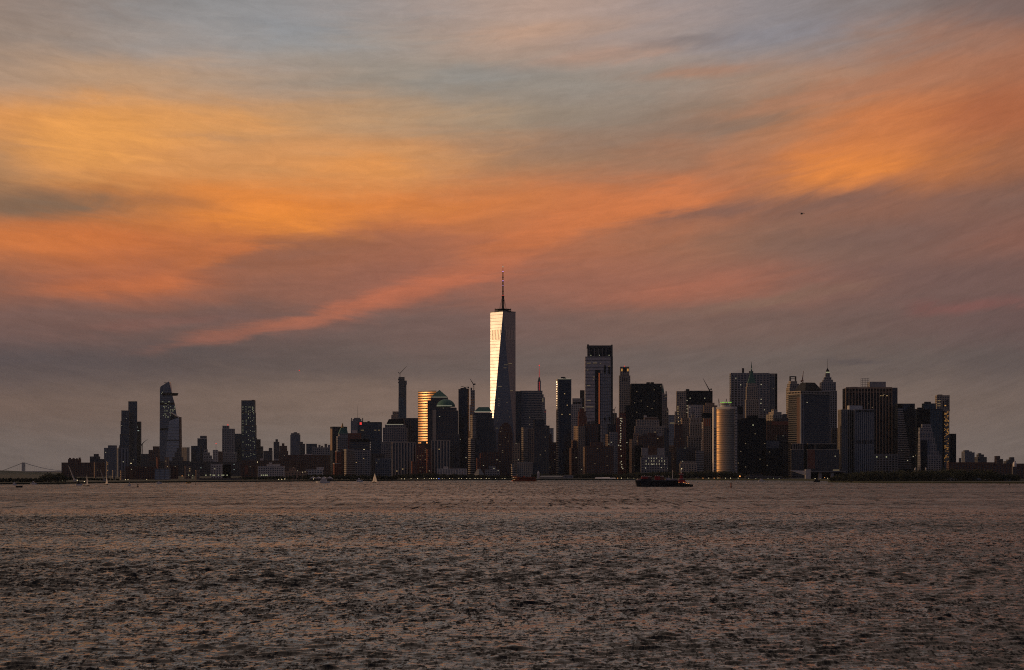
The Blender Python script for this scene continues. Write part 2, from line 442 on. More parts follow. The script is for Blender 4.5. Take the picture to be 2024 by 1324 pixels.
# ------------------------------------------------------------------ water, land, hills
def build_water():
    rs = np.random.RandomState(3)
    ang = math.radians(-78)                                    # the wind blows towards the camera, a little from the left
    waves = []
    for lo_, hi_, n, steep in ((14, 26, 6, 0.006), (5, 12, 14, 0.020), (2.1, 5, 32, 0.050), (0.95, 2.1, 34, 0.052)):
        for _ in range(n):
            lam = math.exp(rs.uniform(math.log(lo_), math.log(hi_)))
            a = ang + rs.normal(0, 0.60)
            waves.append((2 * math.pi / lam, a, steep * lam / (2 * math.pi) * rs.uniform(0.6, 1.3), rs.uniform(0, 6.28)))
    gust = [(2 * math.pi / rs.uniform(60, 420), rs.uniform(0.9, 2.2), rs.uniform(0, 6.28)) for _ in range(14)]
    V, Fc, base = [], [], 0
    def patch(xh, y0, y1, dx, dy, minlam):
        nonlocal base
        nx, ny = int(2 * xh / dx) + 1, int((y1 - y0) / dy) + 1
        xs, ys = np.linspace(-xh, xh, nx), np.linspace(y0, y1, ny)
        xx, yy = np.meshgrid(xs, ys)
        xx, yy = xx.astype(np.float32), yy.astype(np.float32)
        g = np.zeros_like(xx)
        for k, a, ph in gust:
            g += np.sin(k * (xx * math.cos(a) * 0.6 + yy * math.sin(a)) + ph)
        g = np.clip(0.95 + 0.10 * g, 0.5, 1.4)
        z = np.zeros_like(xx); ox = np.zeros_like(xx); oy = np.zeros_like(xx)
        for k, a, amp, ph in waves:
            lam = 2 * math.pi / k
            if lam < minlam:
                continue
            t = k * (xx * math.cos(a) + yy * math.sin(a)) + ph
            w = amp * (g if lam < 14 else 1.0)
            if lam < 2.0:
                w = w * np.clip((398 - yy) / 130, 0, 1)
            z += w * np.sin(t)
            c_ = w * np.cos(t) * 0.75
            ox += c_ * math.cos(a); oy += c_ * math.sin(a)
        edge = np.minimum(1, np.minimum.reduce([(xx + xh) / 6, (xh - xx) / 6, (yy - 165) / 6 + 0 * xx, (1000 - yy) / 150 + 0 * xx]))
        edge = np.clip(edge, 0, 1)
        co = np.stack([xx + ox * edge, yy + oy * edge, z * edge], -1).reshape(-1, 3)
        idx = np.arange(nx * ny).reshape(ny, nx) + base
        q = np.stack([idx[:-1, :-1], idx[:-1, 1:], idx[1:, 1:], idx[1:, :-1]], -1).reshape(-1, 4)
        V.append(co); Fc.append(q); base += nx * ny
    patch(126, 165, 400, 0.40, 0.25, 0)
    patch(290, 400, 1000, 0.90, 0.60, 2.0)
    def quad(x0, x1, y0, y1):
        nonlocal base
        V.append(np.array([(x0, y0, 0), (x1, y0, 0), (x1, y1, 0), (x0, y1, 0)], float))
        Fc.append(np.array([[base, base + 1, base + 2, base + 3]])); base += 4
    W = 26000.0
    quad(-W, W, -3000, 165); quad(-W, W, 1000, 40000)
    quad(-W, -126, 165, 400); quad(126, W, 165, 400)
    quad(-W, -290, 400, 1000); quad(290, W, 400, 1000)
    co = np.concatenate(V).astype(np.float32); q = np.concatenate(Fc).astype(np.int32)
    me = bpy.data.meshes.new('water')
    me.vertices.add(len(co)); me.vertices.foreach_set('co', co.ravel())
    me.loops.add(q.size); me.loops.foreach_set('vertex_index', q.ravel())
    me.polygons.add(len(q)); me.polygons.foreach_set('loop_start', np.arange(0, q.size, 4, dtype=np.int32))
    me.polygons.foreach_set('use_smooth', np.ones(len(q), dtype=bool))
    me.update(calc_edges=True)
    def surface(WATER_K0, WATER_K1, rough, back):
     m = bpy.data.materials.new('water'); m.use_nodes = True
     nt = m.node_tree; b = nt.nodes['Principled BSDF']
     b.inputs['Base Color'].default_value = (0.004, 0.005, 0.006, 1)
     b.inputs['Roughness'].default_value = rough
     b.inputs['IOR'].default_value = 1.33
     N, L = nt.nodes, nt.links
     tc = N.new('ShaderNodeTexCoord')
     def nz(scale, detail, sx=1.0, sy=1.0, rot=0.5):
         mp = N.new('ShaderNodeMapping'); mp.inputs['Scale'].default_value = (sx, sy, 1); mp.inputs['Rotation'].default_value = (0, 0, rot)
         L.new(tc.outputs['Object'], mp.inputs[0])
         n = N.new('ShaderNodeTexNoise'); n.inputs['Scale'].default_value = scale; n.inputs['Detail'].default_value = detail
         n.inputs['Roughness'].default_value = 0.55
         L.new(mp.outputs[0], n.inputs['Vector'])
         return n.outputs[0]
     patchy = nz(0.010, 5, 0.35, 1.0, -0.12)            # gusts: ruffled and smoother patches
     mr = N.new('ShaderNodeMapRange'); L.new(patchy, mr.inputs[0])
     mr.inputs[1].default_value = 0.40; mr.inputs[2].default_value = 0.62; mr.inputs[3].default_value = WATER_K0; mr.inputs[4].default_value = WATER_K1
     # slicks and one ruffled lane: centre, half length, half width, bearing, factor on the roughness of the chop
     wob = N.new('ShaderNodeTexNoise'); wob.inputs['Scale'].default_value = 0.03; wob.inputs['Detail'].default_value = 5.0
     L.new(tc.outputs['Object'], wob.inputs['Vector'])
     wv = N.new('ShaderNodeVectorMath'); wv.operation = 'MULTIPLY_ADD'; wv.inputs[1].default_value = (60, 60, 0)
     L.new(wob.outputs['Color'], wv.inputs[0]); L.new(tc.outputs['Object'], wv.inputs[2])
     strength = mr.outputs[0]
     for cx, cy, ln, wd, deg, fac in ((32, 940, 210, 30, 74, -0.62), (-57, 585, 100, 9, 65, -0.55), (-128, 890, 170, 42, 70, 0.9), (120, 1500, 260, 70, 12, -0.4), (-150, 1900, 300, 90, 10, -0.4)):
         mp = N.new('ShaderNodeMapping'); mp.vector_type = 'TEXTURE'
         mp.inputs['Location'].default_value = (cx + 30, cy + 30, 0); mp.inputs['Rotation'].default_value = (0, 0, math.radians(deg))
         mp.inputs['Scale'].default_value = (ln * 1.3, wd * 1.5, 1000)
         gr = N.new('ShaderNodeTexGradient'); gr.gradient_type = 'SPHERICAL'
         L.new(wv.outputs[0], mp.inputs[0]); L.new(mp.outputs[0], gr.inputs[0])
         f = N.new('ShaderNodeMath'); f.operation = 'MULTIPLY_ADD'; f.inputs[1].default_value = fac * 1.3; f.inputs[2].default_value = 1.0
         L.new(gr.outputs[1], f.inputs[0])
         q2 = N.new('ShaderNodeMath'); q2.operation = 'MULTIPLY'
         L.new(strength, q2.inputs[0]); L.new(f.outputs[0], q2.inputs[1])
         strength = q2.outputs[0]
     # the small chop: slopes of wavelets from six metres down to a few decimetres, added to the normal of the waves
     def slopes(sx, sy, rot, k):
         mp = N.new('ShaderNodeMapping'); mp.inputs['Scale'].default_value = (sx, sy, 1); mp.inputs['Rotation'].default_value = (0, 0, rot)
         L.new(tc.outputs['Object'], mp.inputs[0])
         n = N.new('ShaderNodeTexNoise'); n.inputs['Scale'].default_value = 1.0; n.inputs['Detail'].default_value = 5.0
         n.inputs['Roughness'].default_value = 0.68; n.inputs['Distortion'].default_value = 0.4
         L.new(mp.outputs[0], n.inputs['Vector'])
         s = N.new('ShaderNodeVectorMath'); s.operation = 'SUBTRACT'; s.inputs[1].default_value = (0.5, 0.5, 0.5)
         L.new(n.outputs['Color'], s.inputs[0])
         q = N.new('ShaderNodeVectorMath'); q.operation = 'MULTIPLY'; q.inputs[1].default_value = (k * 0.8, k, 0.0)
         L.new(s.outputs[0], q.inputs[0])
         return q.outputs[0]
     ad = N.new('ShaderNodeVectorMath'); ad.operation = 'ADD'
     L.new(slopes(2.3, 0.85, 0.12, 1.0), ad.inputs[0]); L.new(slopes(0.62, 0.16, -0.1, 0.8), ad.inputs[1])
     if back < 0:                                          # the far sheet has no modelled waves: give it the long-crested ones too
         a3 = N.new('ShaderNodeVectorMath'); a3.operation = 'ADD'
         L.new(ad.outputs[0], a3.inputs[0]); L.new(slopes(0.30, 0.016, 0.06, 1.1), a3.inputs[1])
         ad = a3
     sc = N.new('ShaderNodeVectorMath'); sc.operation = 'SCALE'
     L.new(ad.outputs[0], sc.inputs[0]); L.new(strength, sc.inputs['Scale'])
     # steep faces look down the wind, towards the camera; the backs of the wavelets are gentle
     sx = N.new('ShaderNodeSeparateXYZ'); L.new(sc.outputs[0], sx.inputs[0])
     gentle = N.new('ShaderNodeMath'); gentle.operation = 'MULTIPLY'; gentle.inputs[1].default_value = back
     L.new(sx.outputs[1], gentle.inputs[0])
     mn = N.new('ShaderNodeMath'); mn.operation = 'MINIMUM'
     L.new(sx.outputs[1], mn.inputs[0]); L.new(gentle.outputs[0], mn.inputs[1])
     cb = N.new('ShaderNodeCombineXYZ')
     L.new(sx.outputs[0], cb.inputs[0]); L.new(mn.outputs[0], cb.inputs[1])
     ge = N.new('ShaderNodeNewGeometry')
     a2 = N.new('ShaderNodeVectorMath'); a2.operation = 'ADD'
     no = N.new('ShaderNodeVectorMath'); no.operation = 'NORMALIZE'
     L.new(ge.outputs['Normal'], a2.inputs[0]); L.new(cb.outputs[0], a2.inputs[1])
     L.new(a2.outputs[0], no.inputs[0]); L.new(no.outputs[0], b.inputs['Normal'])
     return m
    for k0, k1, rg, bk in WATER_K:
        me.materials.append(surface(k0, k1, rg, bk))
    me.polygons.foreach_set('material_index', np.concatenate([np.full(len(f), min(i, 2), dtype=np.int32) for i, f in enumerate(Fc)]))
    o = link('water', me)
    o['kind'] = 'structure'
WATER_K = ((2.4, 5.5, .15, .15), (3.0, 7.5, .16, .0), (3.6, 10.0, .16, -.25))      # near waves, middle waves, and the far sheet whose waves are all in the normal
build_water()

def DW(y): return CAMH * F / (y - HY)                  # distance of a waterline seen at photo row y

def land(name, pts, back, m='asphalt', top=G):
    """a quay: shoreline from photo points (px, row of the waterline), then straight back"""
    fr = [(X(px, DW(y)), DW(y)) for px, y in pts]
    bk = [(X(px, D), D) for px, D in reversed(back)]
    g = Geo(); g.prism(fr + bk, -2.0, top)
    return structure(name, g, m)

land('quay_ground', [(128, 956.2), (240, 954.6), (400, 953.0), (640, 951.4), (800, 950.0), (900, 949.2), (1060, 948.6),
                     (1300, 948.2), (1500, 949.0), (1640, 950.2), (1900, 950.0), (2300, 950.0)], [(-500, 7000), (-1800, 21000), (3900, 21000), (2300, 7000)], 'leaf')
land('island_ground', [(1636, 953.2), (1700, 954.2), (1850, 955.0), (2010, 955.6), (2300, 956.5)], [(1640, 3300), (2300, 3300)], 'leaf', 2.2)
land('spit_ground', [(-300, 957.4), (60, 957.2), (124, 956.6)], [(-300, 3050), (126, 3000)], 'leaf', 2.0)

def hill(name, prof, D, depth, kind='structure'):
    """a ridge whose skyline follows photo points, rounded off in depth"""
    g = Geo()
    rows = [(-0.5, 0.0), (-0.3, 0.55), (-0.1, 0.92), (0.0, 1.0), (0.25, 0.85), (0.5, 0.0)]
    pts = []
    for (xa, ya), (xb, yb) in zip(prof[:-1], prof[1:]):
        n = max(1, int((xb - xa) / 2))
        for i in range(n):
            t = i / n
            pts.append((xa + (xb - xa) * t, ya + (yb - ya) * t + rnd.uniform(-0.35, 0.35)))
    pts.append(prof[-1])
    for fy, fz in rows:
        for px, py in pts:
            g.v.append((X(px, D), D + fy * depth, max(-1, Z(py, D)) * fz - 1 * (fz == 0)))
    n = len(pts)
    for r in range(len(rows) - 1):
        for i in range(n - 1):
            g.f.append((r*n + i, r*n + i + 1, (r+1)*n + i + 1, (r+1)*n + i))
    return structure(name, g, 'hill_wood', kind)
hill('hills', [(-400, 924), (-120, 928), (12, 930), (40, 932.5), (75, 933.5), (95, 937), (112, 940)], 8200, 900)
hill('far_hills', [(-300, 929), (12, 932.5), (60, 933.5), (130, 932.5), (240, 932)], 17500, 1200)

# ------------------------------------------------------------------ buildings
#         core         bands/piers     band share, floor, pier share, bay
STY = {
    'lime':   ('glass_dark', 'limestone', .46, 4.0, .44, 5.5),
    'beige':  ('glass_dark', 'beige_brick', .5, 3.8, .46, 5.0),
    'red':    ('glass_dark', 'red_brick', .5, 3.8, .5, 5.0),
    'brown':  ('glass_dark', 'brown_brick', .5, 3.8, .5, 5.5),
    'grey':   ('glass_dark', 'grey_stone', .4, 4.0, .36, 5.0),
    'pale':   ('glass_dark', 'pale_stone', .5, 4.0, .4, 5.0),
    'dark':   ('glass_dark', 'dark_stone', .4, 4.0, .34, 5.0),
    'greyband': ('glass_dark', 'grey_stone', .5, 4.4, 0, 9),
    'limeband': ('glass_dark', 'limestone', .5, 4.2, 0, 9),
    'darkband': ('glass_dark', 'dark_stone', .45, 4.2, 0, 9),
    'fins':   ('glass_dark', 'grey_stone', 0, 4.0, .5, 5.0),
    'limefins': ('glass_dark', 'limestone', 0, 4.0, .45, 5.0),
    'darkfins': ('glass_dark', 'dark_stone', .14, 4.0, .35, 5.0),
    'glass':  ('glass_dark', 'dark_metal', .16, 4.2, .10, 6.0),
    'black':  ('glass_black', 'black_metal', .3, 4.0, .2, 5.0),
    'blue':   ('glass_blue', 'dark_metal', .14, 4.2, .08, 6.0),
    'teal':   ('glass_teal', 'dark_metal', .14, 4.2, .08, 6.0),
    'greyglass': ('glass_grey', 'grey_metal', .14, 4.4, .08, 8.0),
    'mirror': ('sunset_gold_glass', 'dark_metal', .12, 4.4, .0, 8.0),  # gold-tinted core, sunset reflection put into its colour
    'paleglass': ('glass_pale', 'grey_metal', .2, 4.4, .08, 8.0),
    'solid_red': ('red_brick', 'red_brick', 0, 4, .0, 9), 'solid_pale': ('pale_stone', 'pale_stone', .0, 4, 0, 9),
}

def tower(name, label, D, tiers, style, rot=0.0, k=0.8, dmax=60.0, cat='skyscraper', lit=6, litm='pale', ex=(), bay=None, fl=None,
          each=False, cornice=None, group=None, roof='roof_tar', litrows=None):
    core, trim, bf, f0, pf, b0 = STY[style]
    fl = max(fl or f0, D * 0.00085); bay = max(bay or b0, D * 0.0010)
    th = math.radians(rot); cs, sn = math.cos(th), abs(math.sin(th))
    wide = max(tiers, key=lambda t: t[1] - t[0])
    pxc = (wide[0] + wide[1]) / 2
    def dims(a, b):
        p = M(b - a, D)
        w = p / (cs + k * sn)
        d = k * w
        if d > dmax:
            d = dmax
            w = (p - d * sn) / cs
        return w, d
    W, DP = dims(wide[0], wide[1])
    t = thing(name, label, cat, (X(pxc, D), D + (W * sn + DP * cs) / 2, G), th, group)
    wall, band, pier, top, lits = Geo(), Geo(), Geo(), Geo(), Geo()
    piers = []
    cells = []
    info = []
    for i, (a, b, y) in enumerate(tiers):
        w, d = dims(a, b)
        off = M((a + b) / 2 - pxc, D)
        cx, cy = off * math.cos(th), -off * math.sin(th)
        z1 = Z(y, D) - G
        z0 = Z(tiers[i + 1][2], D) - G if i + 1 < len(tiers) else 0.0
        info.append((w, d, cx, cy, z0, z1))
        wall.prism(rect(w, d, 0, cx, cy), z0, z1 - 0.6)
        nf = max(1, round((z1 - z0) / fl)); h = (z1 - z0) / nf
        nb = max(1, round(w / bay)); bw = w / nb
        ns = max(1, round(d / bay)); sw = d / ns
        if bf:
            for j in range(nf):
                band.prism(rect(w, d, 0.35, cx, cy), z0 + j * h, z0 + j * h + bf * h)
        top.prism(rect(w, d, 0.62, cx, cy), z1 - min(max(1.0, 0.3 * h), 2.2), z1)
        if pf:
            for j in range(nb + 1):
                xc = cx - w / 2 + j * bw; hw = bw * pf / 2
                bx = (max(xc - hw, cx - w/2 - .5), min(xc + hw, cx + w/2 + .5), cy - d/2 - .55, cy - d/2 + .3, z0, z1 - 0.9)
                if each:
                    piers.append(bx)
                else:
                    pier.box(*bx)
            for s in (-1, 1):
                for j in range(1, ns + 1):
                    yc = cy - d / 2 + j * sw; hw = sw * pf / 2
                    xs = cx + s * w / 2
                    pier.box(xs - .55 if s < 0 else xs - .3, xs + .3 if s < 0 else xs + .55, yc - hw, min(yc + hw, cy + d/2 + .5), z0, z1 - 0.9)
        for j in range(nf):
            for q in range(nb):
                cells.append((cx - w/2 + (q + .5) * bw, cy - d/2, z0 + (j + .5 + bf/2) * h, bw * (1 - pf) * .36, h * (1 - bf) * .28, (z0 + j * h) ))
    part('wall', wall, core, t)
    part('spandrel', band, trim, t, True)
    part('pier', pier, trim, t, True)
    if each and piers:
        shared = {}
        for bx in piers:
            sx, sy, sz = bx[1] - bx[0], bx[3] - bx[2], bx[5] - bx[4]
            key = (round(sx, 2), round(sz, 1))
            if key not in shared:
                shared[key] = Geo().box(-sx/2, sx/2, 0, sy, 0, sz).mesh('pier', trim)
            link('pier', shared[key], t, ((bx[0] + bx[1]) / 2, bx[2], bx[4]))
    part('parapet', top, cornice or (trim if trim not in ('dark_metal',) else 'dark_metal'), t, len(tiers) > 1)
    if lit and cells:
        r2 = random.Random(name + str(tiers))
        r2.shuffle(cells)
        zlo = 14 if D < 6000 else 0
        for c in [c for c in cells if c[2] > zlo][:math.ceil(lit * .5)]:
            hx, hz = min(max(c[3], 0.5), 1.1), min(max(c[4], 0.5), .9)
            lits.box(c[0] - hx, c[0] + hx, c[1] - 0.42, c[1] + 0.1, c[2] - hz, c[2] + hz)
        part('lit_window', lits, LIT[litm], t, True)
    w0, d0, cx0, cy0, _, _ = info[0]
    def lx(px, tier=0):                                   # photo column -> local x on the front face
        w, d, cx, cy, _, _ = info[tier]
        s = M(px - pxc, D)
        return (s - (d / 2) * math.sin(th)) / cs
    def lz(py): return Z(py, D) - G
    for e in ex:
        kd = e[0]
        if kd == 'box':
            _, nm, mm, a, b, y1, y0 = e[:7]
            dep = (e[7] if len(e) > 7 else 0.6) * d0
            s = M((a + b) / 2 - pxc, D); w = M(b - a, D)
            part(nm, Geo().box(s - w/2, s + w/2, -dep/2, dep/2, lz(y0), lz(y1)), mm, t)
        elif kd == 'front':                               # a box standing out of the front face
            _, nm, mm, a, b, y1, y0, pr = e[:8]
            tier = e[8] if len(e) > 8 else len(info) - 1
            w, d, cx, cy, _, _ = info[tier]
            g = Geo().box(lx(a, tier), lx(b, tier), cy - d/2 - pr, cy - d/2 + 1.0, lz(y0), lz(y1))
            part(nm, g, LIT.get(mm, mm), t)
        elif kd == 'left':                                # a sheet of another colour on the left face, between two rows
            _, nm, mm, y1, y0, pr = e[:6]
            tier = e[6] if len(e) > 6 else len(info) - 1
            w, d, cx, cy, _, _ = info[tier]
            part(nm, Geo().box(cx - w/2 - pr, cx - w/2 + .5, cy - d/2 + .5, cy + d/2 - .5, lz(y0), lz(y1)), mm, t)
        elif kd == 'cap':
            _, nm, mm, a, b, y0, ta, tb, y1 = e[:9]
            s, s2 = M((a + b) / 2 - pxc, D), M((ta + tb) / 2 - pxc, D)
            w, w2 = M(b - a, D), max(0.4, M(tb - ta, D))
            r = min(1.0, d0 / max(w, 1))
            part(nm, Geo().loft(rect(w, w * r, 0, s, 0), lz(y0), rect(w2, w2 * r if w2 > 1 else w2, 0, s2, 0), lz(y1)), mm, t)
        elif kd == 'mast':
            _, mm, px, y1, y0, r = e
            s = M(px - pxc, D)
            part('mast', Geo().tube((s, 0, lz(y0)), (s, 0, lz(y1)), r, r * 0.4), LIT.get(mm, mm), t)
        elif kd == 'lamp':
            _, mm, px, py, r = e
            s = M(px - pxc, D)
            part('beacon', Geo().lathe([(r * .5, lz(py) - r), (r, lz(py)), (r * .5, lz(py) + r)], s, 0, 8), LIT[mm], t)
        elif kd == 'dome':
            _, mm, a, b, y1, y0 = e
            s, r, h = M((a + b) / 2 - pxc, D), M(b - a, D) / 2, M(y0 - y1, D)
            prof = [(r * math.cos(q * math.pi / 16), lz(y0) + h * math.sin(q * math.pi / 16)) for q in range(9)]
            prof[-1] = (0.3, prof[-1][1])
            part('dome', Geo().lathe(prof, s, 0, 24), mm, t)
        elif kd == 'lits':                                # a chosen pattern of lit windows: list of (px, py)
            _, mm, pts, hw, hh = e[:5]
            tier = e[5] if len(e) > 5 else len(info) - 1
            g = Geo()
            for px, py in pts:
                tr = tier
                for ti, inf in enumerate(info):
                    if inf[4] <= lz(py) <= inf[5]:
                        tr = ti
                w, d, cx, cy, _, _ = info[tr]
                xx = lx(px, tr)
                g.box(xx - hw, xx + hw, cy - d/2 - .75, cy - d/2 + .1, lz(py) - hh, lz(py) + hh)
            part('lit_window', g, LIT[mm], t, True)
    return t

# ------------------------------------------------------------------ the tall tapering tower in the middle
def facet_glass(name, color, rough, metal=0.0, ior=2.2):
    """curtain wall in which every storey shows as a thin darker joint"""
    m = mat(name, color, rough, metal, ior, var=0.12, scale=0.03)
    nt = m.node_tree; b = nt.nodes['Principled BSDF']
    tc = nt.nodes.new('ShaderNodeTexCoord'); sp = nt.nodes.new('ShaderNodeSeparateXYZ')
    nt.links.new(tc.outputs['Object'], sp.inputs[0])
    def math_(op, a, bb):
        n = nt.nodes.new('ShaderNodeMath'); n.operation = op
        for i, v in enumerate((a, bb)):
            if hasattr(v, 'is_linked'): nt.links.new(v, n.inputs[i])
            else: n.inputs[i].default_value = v
        return n.outputs[0]
    fr = math_('FRACT', math_('DIVIDE', sp.outputs[2], 8.2), 0.0)
    j = math_('LESS_THAN', fr, 0.17)
    nz = nt.nodes.new('ShaderNodeTexNoise'); nz.inputs['Scale'].default_value = 0.06; nz.inputs['Detail'].default_value = 4
    nt.links.new(tc.outputs['Object'], nz.inputs['Vector'])
    rr = math_('ADD', math_('MULTIPLY', j, 0.10), math_('MULTIPLY', nz.outputs[0], 0.10))
    nt.links.new(math_('ADD', rr, rough - 0.05), b.inputs['Roughness'])
    return m
facet_glass('tower_glass', (0.075, 0.078, 0.088), 0.29, 0.0, 2.4)
facet_glass('sunset_gold_glass', (0.34, 0.17, 0.05), 0.30, 0.6, 2.0)  # sunset gold put into the glass colour
facet_glass('curve_glass', (0.08, 0.14, 0.21), 0.38, 0.0, 2.6)
_mats['curve_glass'].node_tree.nodes['Principled BSDF'].inputs['Specular Tint'].default_value = (1.0, 0.58, 0.22, 1)     # orange of the sunset reflection put into the specular colour

def tapering_tower():
    D, pxc = 5400.0, 994.0
    h = M(25, D)                                        # half the base
    t = thing('glass_tower', 'tallest tower, tapering glass with its left facet shining cream, spire on top', 'skyscraper',
              (X(pxc, D), D + h, G), math.atan2(-(pxc - CX), F) * 1.0)
    zt, zb, zp = Z(616, D) - G, 56.0, 0.0
    base = rect(2 * h, 2 * h)
    part('podium', Geo().prism(base, 0, zb), 'glass_grey', t)
    tops = [(0, -h), (h, 0), (0, h), (-h, 0)]
    for i in range(4):
        a, b = base[i], base[(i + 1) % 4]
        ta, tb = tops[i], tops[(i + 1) % 4]
        # an upright facet on each side of the base, an inverted one between two of them; each backed by a thin core of its own
        up = Geo().add([(*a, zb), (*b, zb), (*ta, zt), (0, 0, zb)], [(0, 1, 2), (1, 0, 3), (2, 1, 3), (0, 2, 3)])
        part('facet', up, 'tower_glass', t)
        dn = Geo().add([(*b, zb), (*tb, zt), (*ta, zt), (0, 0, zt)], [(0, 1, 2), (1, 0, 3), (2, 1, 3), (0, 2, 3)])
        part('facet', dn, 'tower_glass', t)
    part('parapet', Geo().prism([(p[0] * 1.012, p[1] * 1.012) for p in tops], zt, zt + 2.4), 'grey_metal', t)
    # louvred plant storeys: panels standing out of the two upper inverted facets
    def on_facet(b, ta, tb, u, z):
        """point on an inverted facet: apex b at zb, top edge ta-tb at zt"""
        f = (z - zb) / (zt - zb)
        pa = Vector(b).lerp(Vector(ta), f); pb = Vector(b).lerp(Vector(tb), f)
        p = pa.lerp(pb, u)
        return p
    z1, z0 = Z(651, D) - G, Z(671, D) - G
    for side, (b, ta, tb) in {'l': (base[0], tops[3], tops[0]), 'r': (base[1], tops[0], tops[1])}.items():
        nrm = Vector((-1, -1)).normalized() if side == 'l' else Vector((1, -1)).normalized()
        for k in range(6):
            u0, u1 = 0.09 + k * 0.145, 0.09 + k * 0.145 + 0.115
            q = [on_facet(b, ta, tb, u0, z0), on_facet(b, ta, tb, u1, z0), on_facet(b, ta, tb, u1, z1), on_facet(b, ta, tb, u0, z1)]
            zs = [z0, z0, z1, z1]
            o = nrm * 0.7
            g = Geo().add([(p.x + o.x, p.y + o.y, z) for p, z in zip(q, zs)] + [(p.x - o.x, p.y - o.y, z) for p, z in zip(q, zs)],
                          [(0, 1, 2, 3), (7, 6, 5, 4), (0, 4, 5, 1), (1, 5, 6, 2), (2, 6, 7, 3), (3, 7, 4, 0)])
            part('louvre', g, 'louvre_metal', t)
    lits = Geo()
    r2 = random.Random(5)
    for py, a, b in ((721, 996, 1003), (727, 995, 1001), (764, 984, 992), (787, 985, 987), (792, 985, 987), (797, 985, 987), (801, 985, 987),
                     (812, 1003, 1004), (824, 1006, 1008), (832, 983, 984), (718, 1005, 1012), (846, 980, 984), (772, 1004, 1014), (795, 1001, 1003)):
        x0, x1 = M(a - pxc, D), M(b - pxc, D)
        z = Z(py, D) - G
        f = (z - zb) / (zt - zb)
        y = -h + 0.0
        lits.box(x0, x1, -h - 0.5 if abs((x0 + x1) / 2) < h * (1 - f) else -h * 0.98, -h + 12, z - .55, z + .55)
    part('lit_window', lits, LIT['dim'], t, True)
    # communication rings and the stayed mast
    ring = Geo()
    for z, r in ((Z(609.5, D) - G, M(16.5, D)), (Z(612.5, D) - G, M(16, D)), (Z(615, D) - G, M(19, D))):
        ring.lathe([(r, z - 1.1), (r, z + .3)], 0, 0, 28)
    for i in range(14):
        a = i * math.tau / 14
        ring.tube((M(16, D) * math.cos(a), M(16, D) * math.sin(a), zt + 1), (M(16, D) * math.cos(a), M(16, D) * math.sin(a), Z(608, D) - G), .5)
    part('antenna_ring', ring, 'black_metal', t, True)
    sp = Geo()
    zz = lambda py: Z(py, D) - G
    for y1, y0, r in ((583, 616, 2.6), (573, 583, 1.7), (562, 573, 1.7), (551, 562, 1.6), (534, 551, 1.35), (524, 534, .7), (519.5, 524, .35)):
        sp.tube((0, 0, zz(y0)), (0, 0, zz(y1)), r, r * .85, 8)
    for y in (574.5, 563.5, 554.5, 545.5):
        sp.lathe([(2.2, zz(y) - .7), (2.4, zz(y) + .7)], 0, 0, 10)
    sp.lathe([(2.4, zz(587)), (3.6, zz(583.5)), (2.2, zz(582))], 0, 0, 12)
    part('spire', sp, 'black_metal', t)
    stay = Geo()
    for i in range(6):
        a = i * math.tau / 6 + .2
        stay.tube((M(7, D) * math.cos(a), M(7, D) * math.sin(a), zz(609)), (2 * math.cos(a), 2 * math.sin(a), zz(585)), .38)
    part('stay_cable', stay, 'black_metal', t, True)
    for y, c in ((581.8, 'red'), (563, 'violet'), (552.8, 'violet'), (534, 'violet')):
        part('light_band', Geo().lathe([(1.9, zz(y) - .7), (1.9, zz(y) + .7)], 0, 0, 10), LIT[c], t)
    part('beacon', Geo().lathe([(.3, zz(526.5)), (1.5, zz(525)), (.9, zz(523))], 0, 0, 10), LIT['rim'], t)
tapering_tower()

# ------------------------------------------------------------------ towers with curved fronts
def curved(name, label, D, x0, x1, ytop, n0, n1, core, fl, style, band_mat, band=.25, deep=30, proud=.4):
    """a tower whose convex front turns from bearing n0 to n1 (degrees left of facing the camera)"""
    a0, a1 = math.radians(n0), math.radians(n1)
    # arc of unit radius: the normal at t is (-sin a, -cos a)
    xs = [(-math.sin(a0 + (a1 - a0) * i / 24), -math.cos(a0 + (a1 - a0) * i / 24)) for i in range(25)]
    span = xs[-1][0] - xs[0][0]
    R = M(x1 - x0, D) / span
    t = thing(name, label, 'skyscraper', (X((x0 + x1) / 2, D), D + 15, G))
    mid = (xs[0][0] + xs[-1][0]) / 2 * R
    front = [(p[0] * R - mid, p[1] * R) for p in xs]
    ymin = min(p[1] for p in front)
    front = [(p[0], p[1] - ymin - 15) for p in front]
    yb = max(p[1] for p in front) + deep
    poly = front + [(front[-1][0] - 1, yb), (front[0][0] + 1, yb)]
    zt = Z(ytop, D) - G
    part('wall', Geo().prism(poly, 0, zt - 1), core, t)
    g = Geo()
    big = [(p[0] * (1 + proud / max(abs(front[0][0]), 1)), p[1] - proud) for p in poly]
    n = int(zt / fl)
    for j in range(1, n):
        g.prism(big, j * zt / n, j * zt / n + band * fl)
    part('spandrel', g, band_mat, t, True)
    return t, front, zt

t, fr, zt = curved('golden_tower', 'curved glass tower glowing gold all over, behind the green pyramid roof', 4880, 825, 862, 773, 52, 33, 'sunset_gold_glass', 5.6, None, 'black_metal', .42, 25)
part('parapet', Geo().prism([(p[0] * 1.01, p[1] - .5) for p in fr] + [(fr[-1][0], fr[-1][1] + 20), (fr[0][0], fr[0][1] + 20)], zt - 1, zt + 1.5), 'grey_metal', t)

